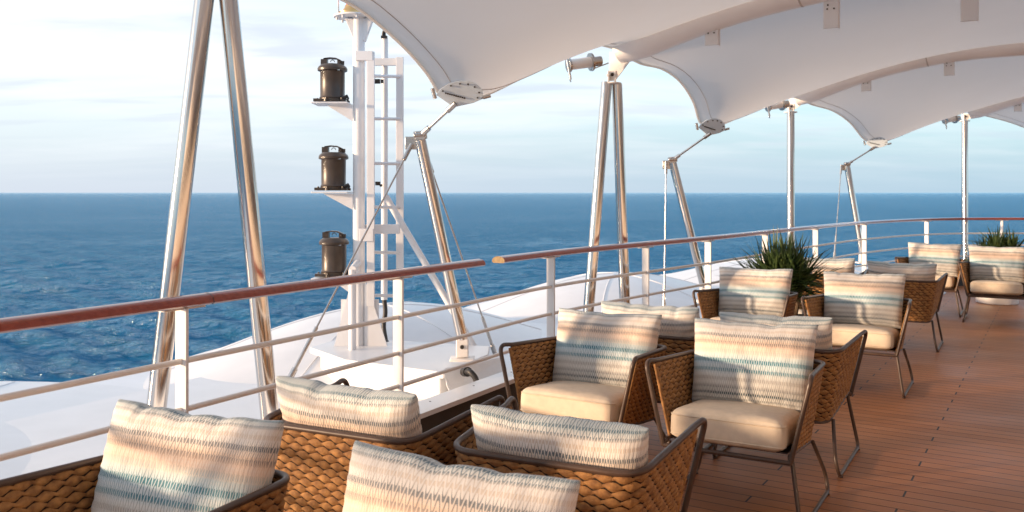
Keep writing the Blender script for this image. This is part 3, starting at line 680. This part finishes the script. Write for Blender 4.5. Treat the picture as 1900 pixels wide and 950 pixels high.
# corner plates, struts, stays
def corner(n, c, yaw, head, foot, stays, lab, rr=.040):
    rot = Matrix.Rotation(yaw, 3, 'Z') @ Matrix.Rotation(R(7), 3, 'X')
    c = c-(c-Vector((0,0,H))).normalized()*.15+Vector((0,0,-.012)); m = MB(); pts = [(-.145,-.005),(-.12,.035),(-.06,.072),(0,.09),(.06,.092),(.115,.075),(.15,.045),(.165,.01),(.155,-.03),(.10,-.055),(-.03,-.085)]
    m.prism([c+rot@Vector((x*1.02, -.03, z*1.02)) for x, z in pts], rot@Vector((0,.012,0)))
    pl = keep(m.build('corner_plate', M['plate'], smooth=False, bevel=.002), cano)
    m = MB()
    for x, z in [(-.105,.022),(-.05,.058),(.01,.072),(.065,.07),(.11,.052),(.14,.015),(.13,-.02)]+[(-.085+.014*i, .008-.0035*i) for i in range(10)]:
        q = c+rot@Vector((x, -.03, z)); m.tube([q, q+rot@Vector((0,-.008,0))], .006, 8)
    each(m, 'bolt', M['bolt'], pl)
    m = MB(); q = c+rot@Vector((.17,-.02,-.02)); m.tube([q, q+rot@Vector((.05,0,.014))], .012, 12); m.tube([q+rot@Vector((-.06,0,-.02)), q], .007, 8)
    m.tube([c+rot@Vector((-.175,-.02,.04)), c+rot@Vector((-.155,-.02,-.03))], .013, 12)
    each(m, 'cable_clamp', M['dull_steel'], None, cano)
    root = empty('canopy_strut', (foot.x, foot.y, .2)); tag(root, lab, 'strut', 'tilted steel struts tying down the canopy corners')
    m = MB(); m.tube([head+Vector((0,0,-.03)), foot+Vector((0,0,.08))], rr, 26); keep(m.build('pole', M['steel'], angle=60), root)
    m = MB(); m.tube([head+Vector((-.045,0,0)), head+Vector((.045,0,.01))], .03, 16); m.box(head+Vector((-.06,0,-.05)), (.09,.014,.09)); m.box(head, (.07,.05,.06)); keep(m.build('head_bracket', M['dull_steel'], bevel=.004), root)
    e = c+rot@Vector((-.02,-.05,-.06)); m = MB(); m.tube([head, e], .0115, 12)
    dr = (e-head).normalized(); m.tube([head, head+dr*.09], .02, 14); m.tube([e-dr*.08, e], .02, 14); keep(m.build('tie_rod', M['dull_steel'], angle=50), root)
    m = MB(); m.box(foot+Vector((0,0,.02)), (.085,.075,.13)); m.box(foot+Vector((0,0,-.06)), (.17,.15,.02)); keep(m.build('foot_bracket', M['cream'], bevel=.006), root)
    m = MB(); m.tube([foot+Vector((0,-.038,.03)), foot+Vector((0,-.05,.03))], .014, 12); keep(m.build('pin', M['bolt']), root)
    for (s0, s1) in stays:
        dr = (s1-s0).normalized(); L = (s1-s0).length
        m = MB(); m.tube([s0, s1], .0065, 10); m.tube([s0+dr*.0, s0+dr*.13], .015, 12); m.tube([s1-dr*.36, s1-dr*.06], .0125, 12); m.tube([s1-dr*.08, s1], .019, 12)
        keep(m.build('stay', M['dull_steel'], angle=50), root)
corner(1, P(850,172,6.15), R(6), P(780,252,6.1), P(858,650,6.2), [(P(764,268,6.05), P(536,706,5.35)), (P(792,290,6.2), P(918,655,7.0))], 'nearest tilted steel strut with two stays, just right of the mast')
corner(2, P(1317,234,9.3), R(20), P(1248,297,9.25), P(1307,548,9.2), [(P(1236,300,9.2), P(1232,575,9.0))], 'tilted steel strut with one white stay, right of the middle pole pair', .042)
corner(3, P(1625,264,13.7), R(-15), P(1572,305,13.65), P(1600,480,13.5), [(P(1561,308,13.6), P(1548,478,13.3))], 'farthest tilted steel strut near the curve of the railing', .045)

# ------------------------------------------------------------------ mast
D = 7.0
def Q(x, y, d=D): return P(x, y, d)
mast = empty('signal_mast', Q(665,650)); tag(mast, 'white signal mast with a ladder and lamp shelves standing beyond the railing', 'mast')
def mk(name, mb, m='white', **kw): return keep(mb.build(name, M[m], **kw), mast)
m = MB(); m.tube([Q(666,655), Q(666,20)], .047, 28); mk('post', m, angle=60)
m = MB(); m.tube([Q(654,735,6.8), Q(654,500,6.8)], .030, 20); m.tube([Q(654,500,6.8), Q(664,488,6.95)], .028, 16); mk('lower_post', m, angle=60)
m = MB(); c = Q(661,33); m.lathe(c, [(.175,0),(.178,.012),(.06,.016)], 32)
for k in range(8):
    a = k*PI/4+.2; m.lathe(c+Vector((.15*math.cos(a), .15*math.sin(a), -.022)), [(.009,0),(.009,.022)], 8)
mk('top_platform', m)
m = MB(); m.prism([Q(640,34,6.97), Q(692,34,6.97), Q(677,76,6.97), Q(657,76,6.97)], (0,.06,0)); mk('flare', m, smooth=False, bevel=.004)
m = MB(); m.tube([Q(628,30,6.95), Q(627,-30,6.95)], .006, 8); mk('rod', m, 'dull_steel')
for (yb, xl) in ((191,584), (355,577), (513,590)):
    m = MB(); p0 = Q(617,yb+2); m.box(p0, (.285,.26,.012)); o = mk('shelf', m, smooth=False, bevel=.003)
    m = MB(); m.prism([Q(xl+22,yb+4,6.95), Q(654,yb+4,6.95), Q(654,yb+34,6.95)], (0,.012,0)); m.prism([Q(xl+22,yb+4,7.06), Q(654,yb+4,7.06), Q(654,yb+34,7.06)], (0,.012,0)); each(m, 'gusset', M['white'], None, mast, smooth=False)
for (x, y0, y1, d) in ((688,96,568,6.95), (742,106,690,7.2)):
    m = MB(); a, b_ = Q(x,y0,d), Q(x,y1,d); m.box((a+b_)/2, (.060,.022,a.z-b_.z)); mk('ladder_side', m, smooth=False, bevel=.003)
for y in (141,220,303,384,468,548):
    m = MB(); m.tube([Q(688,y,6.95), Q(742,y+1,7.2)], .013, 12); mk('rung', m, angle=60)
m = MB(); m.tube([Q(714,72,7.3), Q(713,556,7.3)], .027, 20); mk('cable_duct', m, angle=60)
m = MB(); m.tube([Q(714,74,7.3), Q(713,62,7.3), Q(716,50,7.28), Q(722,30,7.2)], .012, 10); m.tube([Q(710,70,7.28), Q(711,60,7.28), Q(717,48,7.25)], .010, 8); m.box(Q(713,69,7.28), (.05,.04,.02))
m.tube(catmull([Q(713,556,7.3), Q(715,580,7.28), Q(712,605,7.26), Q(716,634,7.2)], 6), .019, 10); m.tube([Q(716,634,7.2), Q(719,640,7.15)], .024, 10); mk('cable', m, 'black', angle=60)
m = MB(); m.box(Q(676,104,6.96), (.14,.05,.075)); m.box(Q(716,115,7.24), (.22,.03,.06)); each(m, 'arm', M['white'], None, mast, smooth=False, bevel=.004)
m = MB(); m.box(Q(700,425,7.06), (.36,.04,.075)); m.box(Q(680,436,6.93), (.11,.02,.10)); each(m, 'arm', M['white'], None, mast, smooth=False, bevel=.004)
m = MB(); m.tube([Q(716,365,7.15), Q(926,722,7.0)], .027, 20); mk('brace', m, angle=60)
m = MB()
m.prism([Q(618,648,6.97), Q(652,648,6.97), Q(652,520,6.97), Q(646,545,6.97)], (0,.02,0)); m.prism([Q(676,648,6.97), Q(718,642,6.97), Q(690,555,6.97), Q(676,520,6.97)], (0,.02,0))
m.box(Q(668,600,7.0), (.30,.012,.38)); each(m, 'foot_plate', M['white'], None, mast, smooth=False)
m = MB(); m.box(Q(700,151,7.1), (.045,.03,.035)); m.box(Q(709,151,7.1), (.02,.03,.03)); m.lathe(Q(701,344,7.05), [(.02,0),(.022,.03)], 12); m.box(Q(707,344,7.05), (.02,.02,.02)); each(m, 'fitting', M['bolt'], None, mast, smooth=False)
m = MB(); m.lathe(Q(652,27,7.0), [(.10,0),(.10,.015),(.075,.02),(.07,.03),(.055,.05),(.05,.07)], 24); mk('light_base', m, 'gold')
m = MB(); m.lathe(Q(652,10,7.0), [(.04,0),(.042,.02),(.042,.10),(.03,.12)], 24); mk('red_light', m, 'red')

def lantern(c, lab, yaw=0):
    root = empty('signal_lantern', c, yaw); tag(root, lab, 'lantern', 'dark lanterns on the mast shelves')
    m = MB(); m.lathe((0,0,.03), [(.098,0),(.102,.006),(.098,.014),(.096,.018),(.096,.215),(.100,.222)], 40); m.build('housing', M['lamp'], root, angle=30)
    m = MB(); m.lathe((0,0,0), [(.115,0),(.115,.012),(.104,.014),(.104,.03)], 36)
    for k in range(6):
        a = k*PI/3+.3; m.lathe((.12*math.cos(a), .12*math.sin(a), .0), [(.016,0),(.016,.018),(.008,.019),(.008,.032)], 10)
    m.box((-.06,-.08,.012), (.14,.05,.022)); m.build('base_ring', M['lamp'], root, angle=30)
    m = MB(); m.lathe((0,0,.245), [(.104,0),(.116,.006),(.117,.022),(.110,.036),(.094,.050),(.085,.056),(.02,.058)], 40); m.build('lid', M['lamp'], root, angle=30)
    m = MB(); hp = [Vector((-.068,0,.30)), Vector((-.068,0,.345)), Vector((-.02,0,.352)), Vector((.03,0,.348)), Vector((.068,0,.330)), Vector((.068,0,.30))]
    for i in range(len(hp)-1): m.bar(hp[i], hp[i+1], .05, .010, up=(0,1,0) if abs((hp[i+1]-hp[i]).z) > .02 else (0,0,1))
    m.box((-.052,0,.325), (.026,.05,.048)); m.box((.054,0,.318), (.024,.05,.036))
    m.tube([Vector((.016*math.cos(a), 0, .322+.016*math.sin(a))) for a in [k*PI/6 for k in range(7)]], .003, 6)
    m.build('handle', M['lamp'], root, angle=30)
    m = MB(); m.tube([(.07,-.06,.04), (.10,-.07,.035), (.125,-.06,.05), (.13,-.03,.03)], .009, 8); m.box((.105,-.05,.03), (.03,.03,.03)); m.build('cable_gland', M['black'], root)
    m = MB(); m.box((.062,-.088,.250), (.022,.006,.010)); m.build('latch', M['steel'], root)
lantern(Q(617,190.5), 'top dark metal lantern on the highest mast shelf')
lantern(Q(619,353.5), 'middle dark metal lantern, level with the horizon')
lantern(Q(620,511.5), 'bottom dark metal lantern partly crossed by the handrail')

# platform beam with pedestal
pf = empty('mast_platform', Q(740,690,6.6)); tag(pf, 'white box platform carrying the mast and the nearest strut foot', 'platform')
m = MB(); top = [Q(575,648,6.9), Q(640,640,7.4), Q(908,652,6.95), Q(905,660,6.6), Q(822,680,5.95), Q(640,668,6.4)]
z = .33; top = [Vector((p.x, p.y, z)) for p in top]
m.prism([p+Vector((0,0,-.045)) for p in top], (0,0,.045)); keep(m.build('top_plate', M['white'], smooth=False, bevel=.004), pf)
lo = [p.lerp(Vector((-.7,6.6,z)), .10) for p in top]
m = MB(); m.prism([p+Vector((0,0,-.30)) for p in lo], (0,0,.255)); keep(m.build('box_beam', M['white'], smooth=False, bevel=.01), pf)
a, b_ = P(824,684,5.9), P(905,664,6.5)
m = MB(); 
prof = [P(822,683,5.88), P(905,665,6.5), P(908,690,6.5), P(915,712,6.5), P(935,745,6.45), P(850,768,5.8), P(826,715,5.85)]
m.prism(prof, (.12,.10,0)); keep(m.build('pedestal', M['white'], smooth=False, bevel=.012), pf)
m = MB(); m.tube(catmull([P(864,690,5.86), P(872,690,5.8), P(882,702,5.78), P(887,722,5.78), P(889,735,5.8)], 6), [.020]*24+[.020], 12); m.tube([P(862,690,5.92), P(868,690,5.84)], .032, 14); m.tube([P(889,726,5.78), P(889,738,5.8)], .027, 14); keep(m.build('drain_hose', M['black'], angle=60), pf)

# ------------------------------------------------------------------ armchair
def u_path(level, inset=0.0):
    if level == 'top': pts = [(.378,-.30,.70), (.335,.30,.665), (-.335,.30,.665), (-.378,-.30,.70)]; r = .10
    else: pts = [(.292,-.31,.345), (.275,.27,.275), (-.275,.27,.275), (-.292,-.31,.345)]; r = .08
    pts = [Vector(p) for p in pts]; o = []
    a, b1, b2, c = pts; NS_, NF = 14, 8
    p0 = b1+(a-b1).normalized()*r; p1 = b1+(b2-b1).normalized()*r; q0 = b2+(b1-b2).normalized()*r; q1 = b2+(c-b2).normalized()*r
    o += [a.lerp(p0, k/NS_) for k in range(NS_)]
    o += [p0*(1-t)**2+b1*2*t*(1-t)+p1*t*t for t in [k/NF for k in range(NF)]]
    o += [p1.lerp(q0, k/NS_) for k in range(NS_)]
    o += [q0*(1-t)**2+b2*2*t*(1-t)+q1*t*t for t in [k/NF for k in range(NF)]]
    o += [q1.lerp(c, k/NS_) for k in range(NS_+1)]
    return o
UT, UB = u_path('top'), u_path('bot')
cum = [0]
for i in range(1, len(UT)): cum.append(cum[-1]+(UT[i]-UT[i-1]).length)
def surf(s, v):        # s metres along the top rail, v 0 (top) .. 1 (bottom)
    s = max(0, min(cum[-1]-1e-6, s)); i = 0
    while cum[i+1] < s: i += 1
    f = (s-cum[i])/(cum[i+1]-cum[i]); a = UT[i].lerp(UT[i+1], f); b = UB[i].lerp(UB[i+1], f); return a.lerp(b, v)
def weave(mb, s0, s1, rows=15):
    nc = max(3, round((s1-s0)/.066)); pitch = (s1-s0)/nc; r_ = random.Random(int(s0*100))
    for r in range(rows):
        v = (r+.5)/(rows+.1); odd = r % 2
        for c in range(nc+odd):
            cs = s0+(c+.5-.5*odd)*pitch; a0 = max(s0-.004, cs-pitch*.56); a1 = min(s1+.004, cs+pitch*.56)
            if a1-a0 < .012: continue
            st = []; K = 6
            for k in range(K+1):
                t = k/K; s = a0+(a1-a0)*t; q = math.sin(PI*min(1, max(0, (s-(cs-pitch*.56))/(pitch*1.12))))
                vv = v+(t-.5)*.012+r_.uniform(-.002,.002)
                p = surf(s, vv); tx = (surf(min(s+.01, cum[-1]), vv)-surf(max(s-.01,0), vv)).normalized(); dn = (surf(s, vv+.02)-surf(s, vv-.02)).normalized(); nn = tx.cross(dn).normalized()
                side = 0.0
                hh = .0020+.0142*q**1.35; th = .0026+.0056*q
                st.append([p+nn*side+dn*hh*math.cos(w_)+nn*th*math.sin(w_) for w_ in [2*PI*j/6 for j in range(6)]])
            vs = [x for ring in st for x in ring]; n6 = 6
            fs = [(i*n6+j, i*n6+(j+1)%n6, (i+1)*n6+(j+1)%n6, (i+1)*n6+j) for i in range(K) for j in range(n6)]
            fs += [tuple(range(6))[::-1], tuple(K*6+j for j in range(6))]
            mb.add(vs, fs)
def backing(mb, s0, s1):  # added dark sheet inside the open weave, so its gaps look shaded
    ns = 14; mb.grid([[surf(s0+(s1-s0)*i/ns, j/4) for i in range(ns+1)] for j in range(5)], mi=1)
def cord_edge(mb, s):
    pts = [surf(s, v/40) for v in range(1, 40)]
    rr = [.0075+.0016*(k % 2) for k in range(len(pts))]; mb.tube(pts, rr, 8)
def rbox(mb, c, size, r, n=(12,12,5), crown=0.0, tilt=None):
    hx, hy, hz = [q/2 for q in size]
    def face(o, du, dv, nu, nv):
        G = []
        for i in range(nv+1):
            row = []
            for j in range(nu+1):
                p = o+du*(j/nu)+dv*(i/nv); inn = Vector((max(-hx+r, min(hx-r, p.x)), max(-hy+r, min(hy-r, p.y)), max(-hz+r, min(hz-r, p.z))))
                dd = p-inn; q = inn+dd.normalized()*r if dd.length > 1e-9 else p
                e = (1-abs(q.x/hx)**3)*(1-abs(q.y/hy)**3)
                q = q+Vector((0,0, crown*e*(1 if q.z > 0 else 0)))
                q = q + Vector((0,0,.003*noise.noise(q*9)))
                if tilt is not None: q = tilt@q
                row.append(q+Vector(c))
            G.append(row)
        mb.grid(G)
    X, Y, Z_ = Vector((2*hx,0,0)), Vector((0,2*hy,0)), Vector((0,0,2*hz)); o = Vector((-hx,-hy,-hz))
    face(o+Z_, X, Y, n[0]*2, n[1]*2); face(o, Y, X, n[1], n[0]); face(o, X, Z_, n[0]*2, n[2]*2); face(o+Y, Z_, X, n[2]*2, n[0]*2); face(o, Z_, Y, n[2]*2, n[1]*2); face(o+X, Y, Z_, n[1]*2, n[2]*2)

def pillow_mesh(seed):
    rnd = random.Random(seed); W, Hh, T = .64, .445, .175; nu, nv = 56, 44; mb = MB()
    lean = Matrix.Rotation(R(-17), 3, 'X'); off_ = Vector((rnd.uniform(-9,9), rnd.uniform(-9,9), seed*1.7))
    dents = [(rnd.uniform(-.7,.7), rnd.uniform(.03,.07), rnd.uniform(.003,.011)) for _ in range(3)]
    for side in (1, -1):
        G = []
        for j in range(nv+1):
            v = -1+2*j/nv; v = math.copysign(1-(1-abs(v))**1.5, v); row = []
            for i in range(nu+1):
                u = -1+2*i/nu; u = math.copysign(1-(1-abs(u))**1.5, u)
                x = W/2*u*(1-.045*(1-v*v)*abs(u)); z = Hh/2*v*(1-.05*(1-u*u)*abs(v))
                x *= 1+.045*v-.02 if v < 0 else 1-.02+.02*v 
                t = T/2*(max(0, (1-abs(u)**4.5))*max(0, (1-abs(v)**3.8)))**.36
                sag = 1-.14*v; t *= sag
                e = max(abs(u), abs(v))
                gather = math.exp(-((1-e)/.16)**2)
                t *= 1-.10*gather*(.5+.5*math.sin((u if abs(v) > abs(u) else v)*34+seed+2*noise.noise(Vector((u*3, v*3, seed)))))
                n_ = noise.noise(Vector((u*2.2, v*1.9, side*.7))+off_); t += .010*n_*(1-e**4)
                t += .005*noise.noise(Vector((u*7, v*5, side))+off_)*(1-e**6)
                if v > 0:
                    for (du, ww, dd) in dents: z -= dd*math.exp(-((u-du)/(ww*2.2))**2)*v**3; t -= dd*.35*math.exp(-((u-du)/ww)**2)*v**2*(1-e**8)
                z += .004*noise.noise(Vector((u*3, 5, 0))+off_)*abs(v)
                p = Vector((x, -side*t, z+Hh/2)); p = lean@p
                row.append(p+Vector((0, .100, .455)))
            G.append(row)
        if side == 1: mb.grid(G)
        else:
            b0 = len(mb.v); mb.grid(G); 
            k = len(mb.f)-nu*nv
            for q in range(k, len(mb.f)): mb.f[q] = mb.f[q][::-1]; mb.uv[q] = mb.uv[q][::-1]
    # welt cord round the edge
    return mb
pill = [pillow_mesh(s) for s in (1, 4, 9, 13, 21)]
pill_me = []
def make_chair():
    root = empty('armchair', (0,0,0))
    m = MB(); top = [UT[i].copy() for i in range(len(UT))]
    fr = [Vector((.300,-.335,.315)), Vector((.392,-.335,.715))]+[p+Vector((0,0,.007)) for p in top[2:-2]]+[Vector((-.392,-.335,.715)), Vector((-.300,-.335,.315))]
    pth = [fr[0]]
    for sgn, seq in ((1, [fr[0], fr[1], fr[2]]),):
        pth = fillet(seq, .075, 8)
    end = fillet([fr[-3], fr[-2], fr[-1]], .075, 8)
    m.tube(pth[:-1]+fr[2:-2]+end[1:], .0115, 10); m.build('arm_rail', M['frame'], root, angle=60)
    m = MB(); m.tube([Vector((.30,-.335,.318)), Vector((-.30,-.335,.318))], .0115, 10); m.tube(UB, .009, 8); m.tube([Vector((.29,-.30,.34)), Vector((.30,-.335,.318))], .0105, 8); m.tube([Vector((-.29,-.30,.34)), Vector((-.30,-.335,.318))], .0105, 8)
    for y_, z_ in ((-.15,.325), (.05,.30)): m.tube([Vector((.285,y_,z_)), Vector((-.285,y_,z_))], .009, 8)
    m.box((0,-.02,.312), (.54,.5,.006), Matrix.Rotation(R(-6.5), 3, 'X'))
    m.build('seat_frame', M['frame'], root, angle=60)
    for s_ in (1, -1):
        m = MB(); x0, x1 = .292*s_, .345*s_
        m.tube(fillet([(x0,-.27,.325), (x1,-.325,.012), (x1,.325,.012), (x0*1.12,.335,.10), (x0,.20,.285)], .045, 7), .0105, 10)
        m.tube([(x1,-.30,.0), (x1,-.30,.006)], .014, 10); m.tube([(x1,.29,.0), (x1,.29,.006)], .014, 10)
        m.build('sled_leg', M['frame'], root, angle=60)
    L = cum[-1]; i1, i2 = 14, 14+8+14; c1, c2 = cum[18], cum[40]
    m = MB(); weave(m, .05, c1); cord_edge(m, .043); backing(m, .05, c1); m.build('side_panel', [M['rope'], M['gap_shade']], root, angle=50)
    m = MB(); weave(m, c1, c2); backing(m, c1, c2); m.build('backrest', [M['rope'], M['gap_shade']], root, angle=50)
    m = MB(); weave(m, c2, L-.05); cord_edge(m, L-.043); backing(m, c2, L-.05); m.build('side_panel', [M['rope'], M['gap_shade']], root, angle=50)
    m = MB(); rbox(m, (0,-.065,.40), (.545,.56,.145), .045, crown=.018, tilt=Matrix.Rotation(R(-5.5), 3, 'X')); sc_ = m.build('seat_cushion', M['seat'], root, angle=80)
    m = MB()
    for zz in (.046, -.046):
        tl = Matrix.Rotation(R(-5.5), 3, 'X'); ring = []
        hx, hy, r = .2715, .279, .05
        for k in range(49):
            a = 2*PI*k/48; ring.append(tl@Vector((math.copysign(hx-r, math.cos(a))+r*math.cos(a)*1.01, math.copysign(hy-r, math.sin(a))+r*math.sin(a)*1.01, zz))+Vector((0,-.065,.40)))
        m.tube(ring, .0032, 6, cap=False)
    each(m, 'piping', M['seat'], sc_, angle=80)
    for q in pill:
        o = q.build('back_cushion', M['fabric'], None, angle=180); pill_me.append(o.data); bpy.data.objects.remove(o)
    for me in pill_me:
        import bmesh
        bm = bmesh.new(); bm.from_mesh(me); bmesh.ops.remove_doubles(bm, verts=bm.verts, dist=.0002); bm.to_mesh(me); bm.free()
        me.polygons.foreach_set('use_smooth', [True]*len(me.polygons)); me.update()
    po = bpy.data.objects.new('back_cushion', pill_me[0]); COL.objects.link(po); po.parent = root
    return root
proto = make_chair()
aF = math.atan2(-.5, .87)     # local -y (front) to world (-.5,-.87)
def yawF(fx, fy): return math.atan2(fx, -fy)      # rotation that turns local (0,-1) to (fx, fy)
chairs = [
 ((-1.08,2.55), (-.38,-.92), 'woven armchair facing left in the bottom left corner of the photo'),
 ((-.245,2.00), (-.46,-.89), 'armchair at the bottom centre with only its big patterned cushion showing'),
 ((.44,4.87), (-.51,-.86), 'armchair beside the coaming, facing left, below the middle pole pair'),
 ((1.16,4.42), (-.50,-.87), 'armchair facing left in full view at centre right, with its beige seat and sled legs'),
 ((2.02,7.50), (-.50,-.87), 'armchair facing left just in front of the nearer spiky plant'),
 ((2.78,7.04), (-.50,-.87), 'armchair facing left, right of the nearer plant, with its side panel to the walkway'),
 ((5.38,11.34), (-.50,-.87), 'far armchair facing left against the curve of the railing, under the last pole'),
 ((5.80,10.57), (-.50,-.87), 'rightmost armchair, facing left in front of the white pot'),
 ((-.53,3.46), (.43,.90), 'armchair with its sunlit orange rope back to the viewer, beside the near railing'),
 ((.215,3.11), (.43,.90), 'armchair with its back to the viewer and a tall side panel, at bottom centre right'),
 ((.95,5.61), (.50,.87), 'armchair with its back to the viewer beside the railing, mostly hidden behind a patterned cushion'),
 ((1.62,5.20), (.50,.87), 'armchair with its back to the viewer, directly behind the fully visible chair'),
 ((3.43,9.57), (.50,.87), 'armchair half hidden behind the nearer spiky plant, back to the viewer'),
 ((3.95,8.95), (.50,.87), 'armchair with glowing orange rope back beyond the nearer plant, next to the walkway')]
rj = random.Random(5)
adj = {0:(.0,-.02,1), 2:(.008,-.02,1), 3:(.008,-.01,1), 8:(-.004,-.02,.99), 9:(-.004,-.045,.98)}   # how each back cushion slumps in its chair
for k, (pos, fw, lab) in enumerate(chairs):
    o = proto if k == 0 else copy_tree(proto)
    o.location = (pos[0], pos[1], .001); o.rotation_euler.z = yawF(*fw)
    tag(o, lab, 'armchair', 'woven rope armchairs with patterned cushions on the deck')
    for ch in o.children:
        if ch.name.startswith('back_cushion'):
            ch.data = pill_me[k % 5]; dz = -.030 if k >= 8 else 0
            a_ = adj.get(k, (0,0,1)); ch.location = (a_[0]+rj.uniform(-.005,.005), rj.uniform(-.008,.004), a_[1]+dz+rj.uniform(-.005,.005)); ch.scale = (a_[2],1,1); ch.rotation_euler = (0, rj.uniform(-.02,.02), rj.uniform(-.03,.03))

# ------------------------------------------------------------------ plants
def leaf_mat():
    m = mat('spiky_leaf', (.05,.09,.03), .45); t = m.node_tree; b = t.nodes['Principled BSDF']; L = t.links.new
    tc = N(t, 'ShaderNodeTexCoord'); n = N(t, 'ShaderNodeTexNoise'); n.inputs['Scale'].default_value = 9; L(tc.outputs['Object'], n.inputs['Vector'])
    r = N(t, 'ShaderNodeValToRGB'); e = r.color_ramp.elements; e[0].position = .35; e[0].color = (.022,.05,.018,1); e[1].position = .7; e[1].color = (.10,.15,.045,1)
    L(n.outputs['Fac'], r.inputs[0]); L(r.outputs[0], b.inputs['Base Color']); return m
M['leaf'] = leaf_mat(); M['pot'] = noisy(mat('white_pot', (.75,.75,.75), .4), (.74,.74,.75), .04, 6, .05, 30)
M['stem'] = noisy(mat('plant_stem', (.12,.08,.05), .9), (.12,.08,.05), .3, 20, .5, 60)
def plant(loc, seed, lab, sc=1.0):
    root = empty('potted_plant', (*loc, 0)); tag(root, lab, 'potted plant', 'spiky plants in white pots'); rnd = random.Random(seed)
    m = MB(); m.lathe((0,0,0), [(.25,0),(.262,.01),(.28,.36),(.285,.38),(.262,.38),(.25,.33)], 40); m.build('pot', M['pot'], root)
    m = MB(); m.lathe((0,0,.32), [(.25,0),(.245,.02)], 24); m.build('soil', M['soil'], root)
    heads = [(0,0,.70)]+[(rnd.uniform(-.17,.17), rnd.uniform(-.17,.17), rnd.uniform(.52,.72)) for _ in range(6)]
    m = MB()
    for h in heads: m.tube([Vector((h[0]*.5,h[1]*.5,.33)), Vector(h)], [.022,.016], 8)
    m.build('stem', M['stem'], root)
    m = MB()
    for h in heads:
        for _ in range(95):
            az = rnd.uniform(0, 2*PI); el = R(90)*(1-rnd.random()**.85*1.12); Ln = rnd.uniform(.30,.48)*sc; wd = rnd.uniform(.008,.013)
            d0 = Vector((math.cos(az)*math.cos(el), math.sin(az)*math.cos(el), math.sin(el))); p = Vector(h)+Vector((0,0,rnd.uniform(-.06,.05)))
            side = d0.cross(Vector((0,0,1))); side = side.normalized() if side.length > .01 else Vector((1,0,0))
            side = Matrix.Rotation(rnd.uniform(-.5,.5), 3, d0)@side; upv = side.cross(d0); droop = rnd.uniform(.0,.09)
            rows = []
            for k in range(6):
                t = k/5; q = p+d0*Ln*t+Vector((0,0,-droop*t*t)); ww = wd*(1-t**2.2)*(.6+.8*min(1, t*4))+.0006
                rows.append([q-side*ww, q+upv*ww*-.35, q+side*ww])
            m.grid(rows)
    m.build('leaves', M['leaf'], root, angle=180)
plant((2.68,8.55), 3, 'dark green spiky plant between the two middle rows of armchairs', 1.18)
plant((6.75,12.3), 8, 'far spiky plant in a white round pot at the right edge by the railing')

# ------------------------------------------------------------------ deckhouse at the back of the terrace (out of frame, lit by the sun, seen in the steel)
dh = empty('deckhouse', (3.6,-1.9,0)); tag(dh, 'cream and wood deckhouse wall with windows along the inner side of the deck', 'deckhouse')
M['panel'] = noisy(mat('warm_wood_panel', (.74,.64,.54), .5), (.73,.64,.55), .06, 3, .1, 30, stretch=(1,1,8))
rotw = Matrix((DAL, DIN, Vector((0,0,1)))).transposed(); w0 = DIN*4.2+Vector((0,0,0))
def wb(mb, s0, s1, z0, z1, th=.12, o=0): mb.box(w0+DAL*((s0+s1)/2)+DIN*(o+th/2)+Vector((0,0,(z0+z1)/2)), (s1-s0, th, z1-z0), rotw)
m = MB(); wb(m, -9, 13, 0, 1.0); wb(m, -9, 13, 2.1, 3.6)
for s in range(-9, 13, 2): wb(m, s, s+.8, 1.002, 2.098)
wb(m, 12.8, 13, 1.002, 2.098); keep(m.build('wall', M['panel'], smooth=False), dh)
for s in range(-9, 13, 2):
    m = MB(); wb(m, s+.802, min(s+1.998, 12.798), 1.003, 2.097, .02, .05); keep(m.build('window', M['glass'], smooth=False), dh)
print('OBJECTS', len(bpy.data.objects))
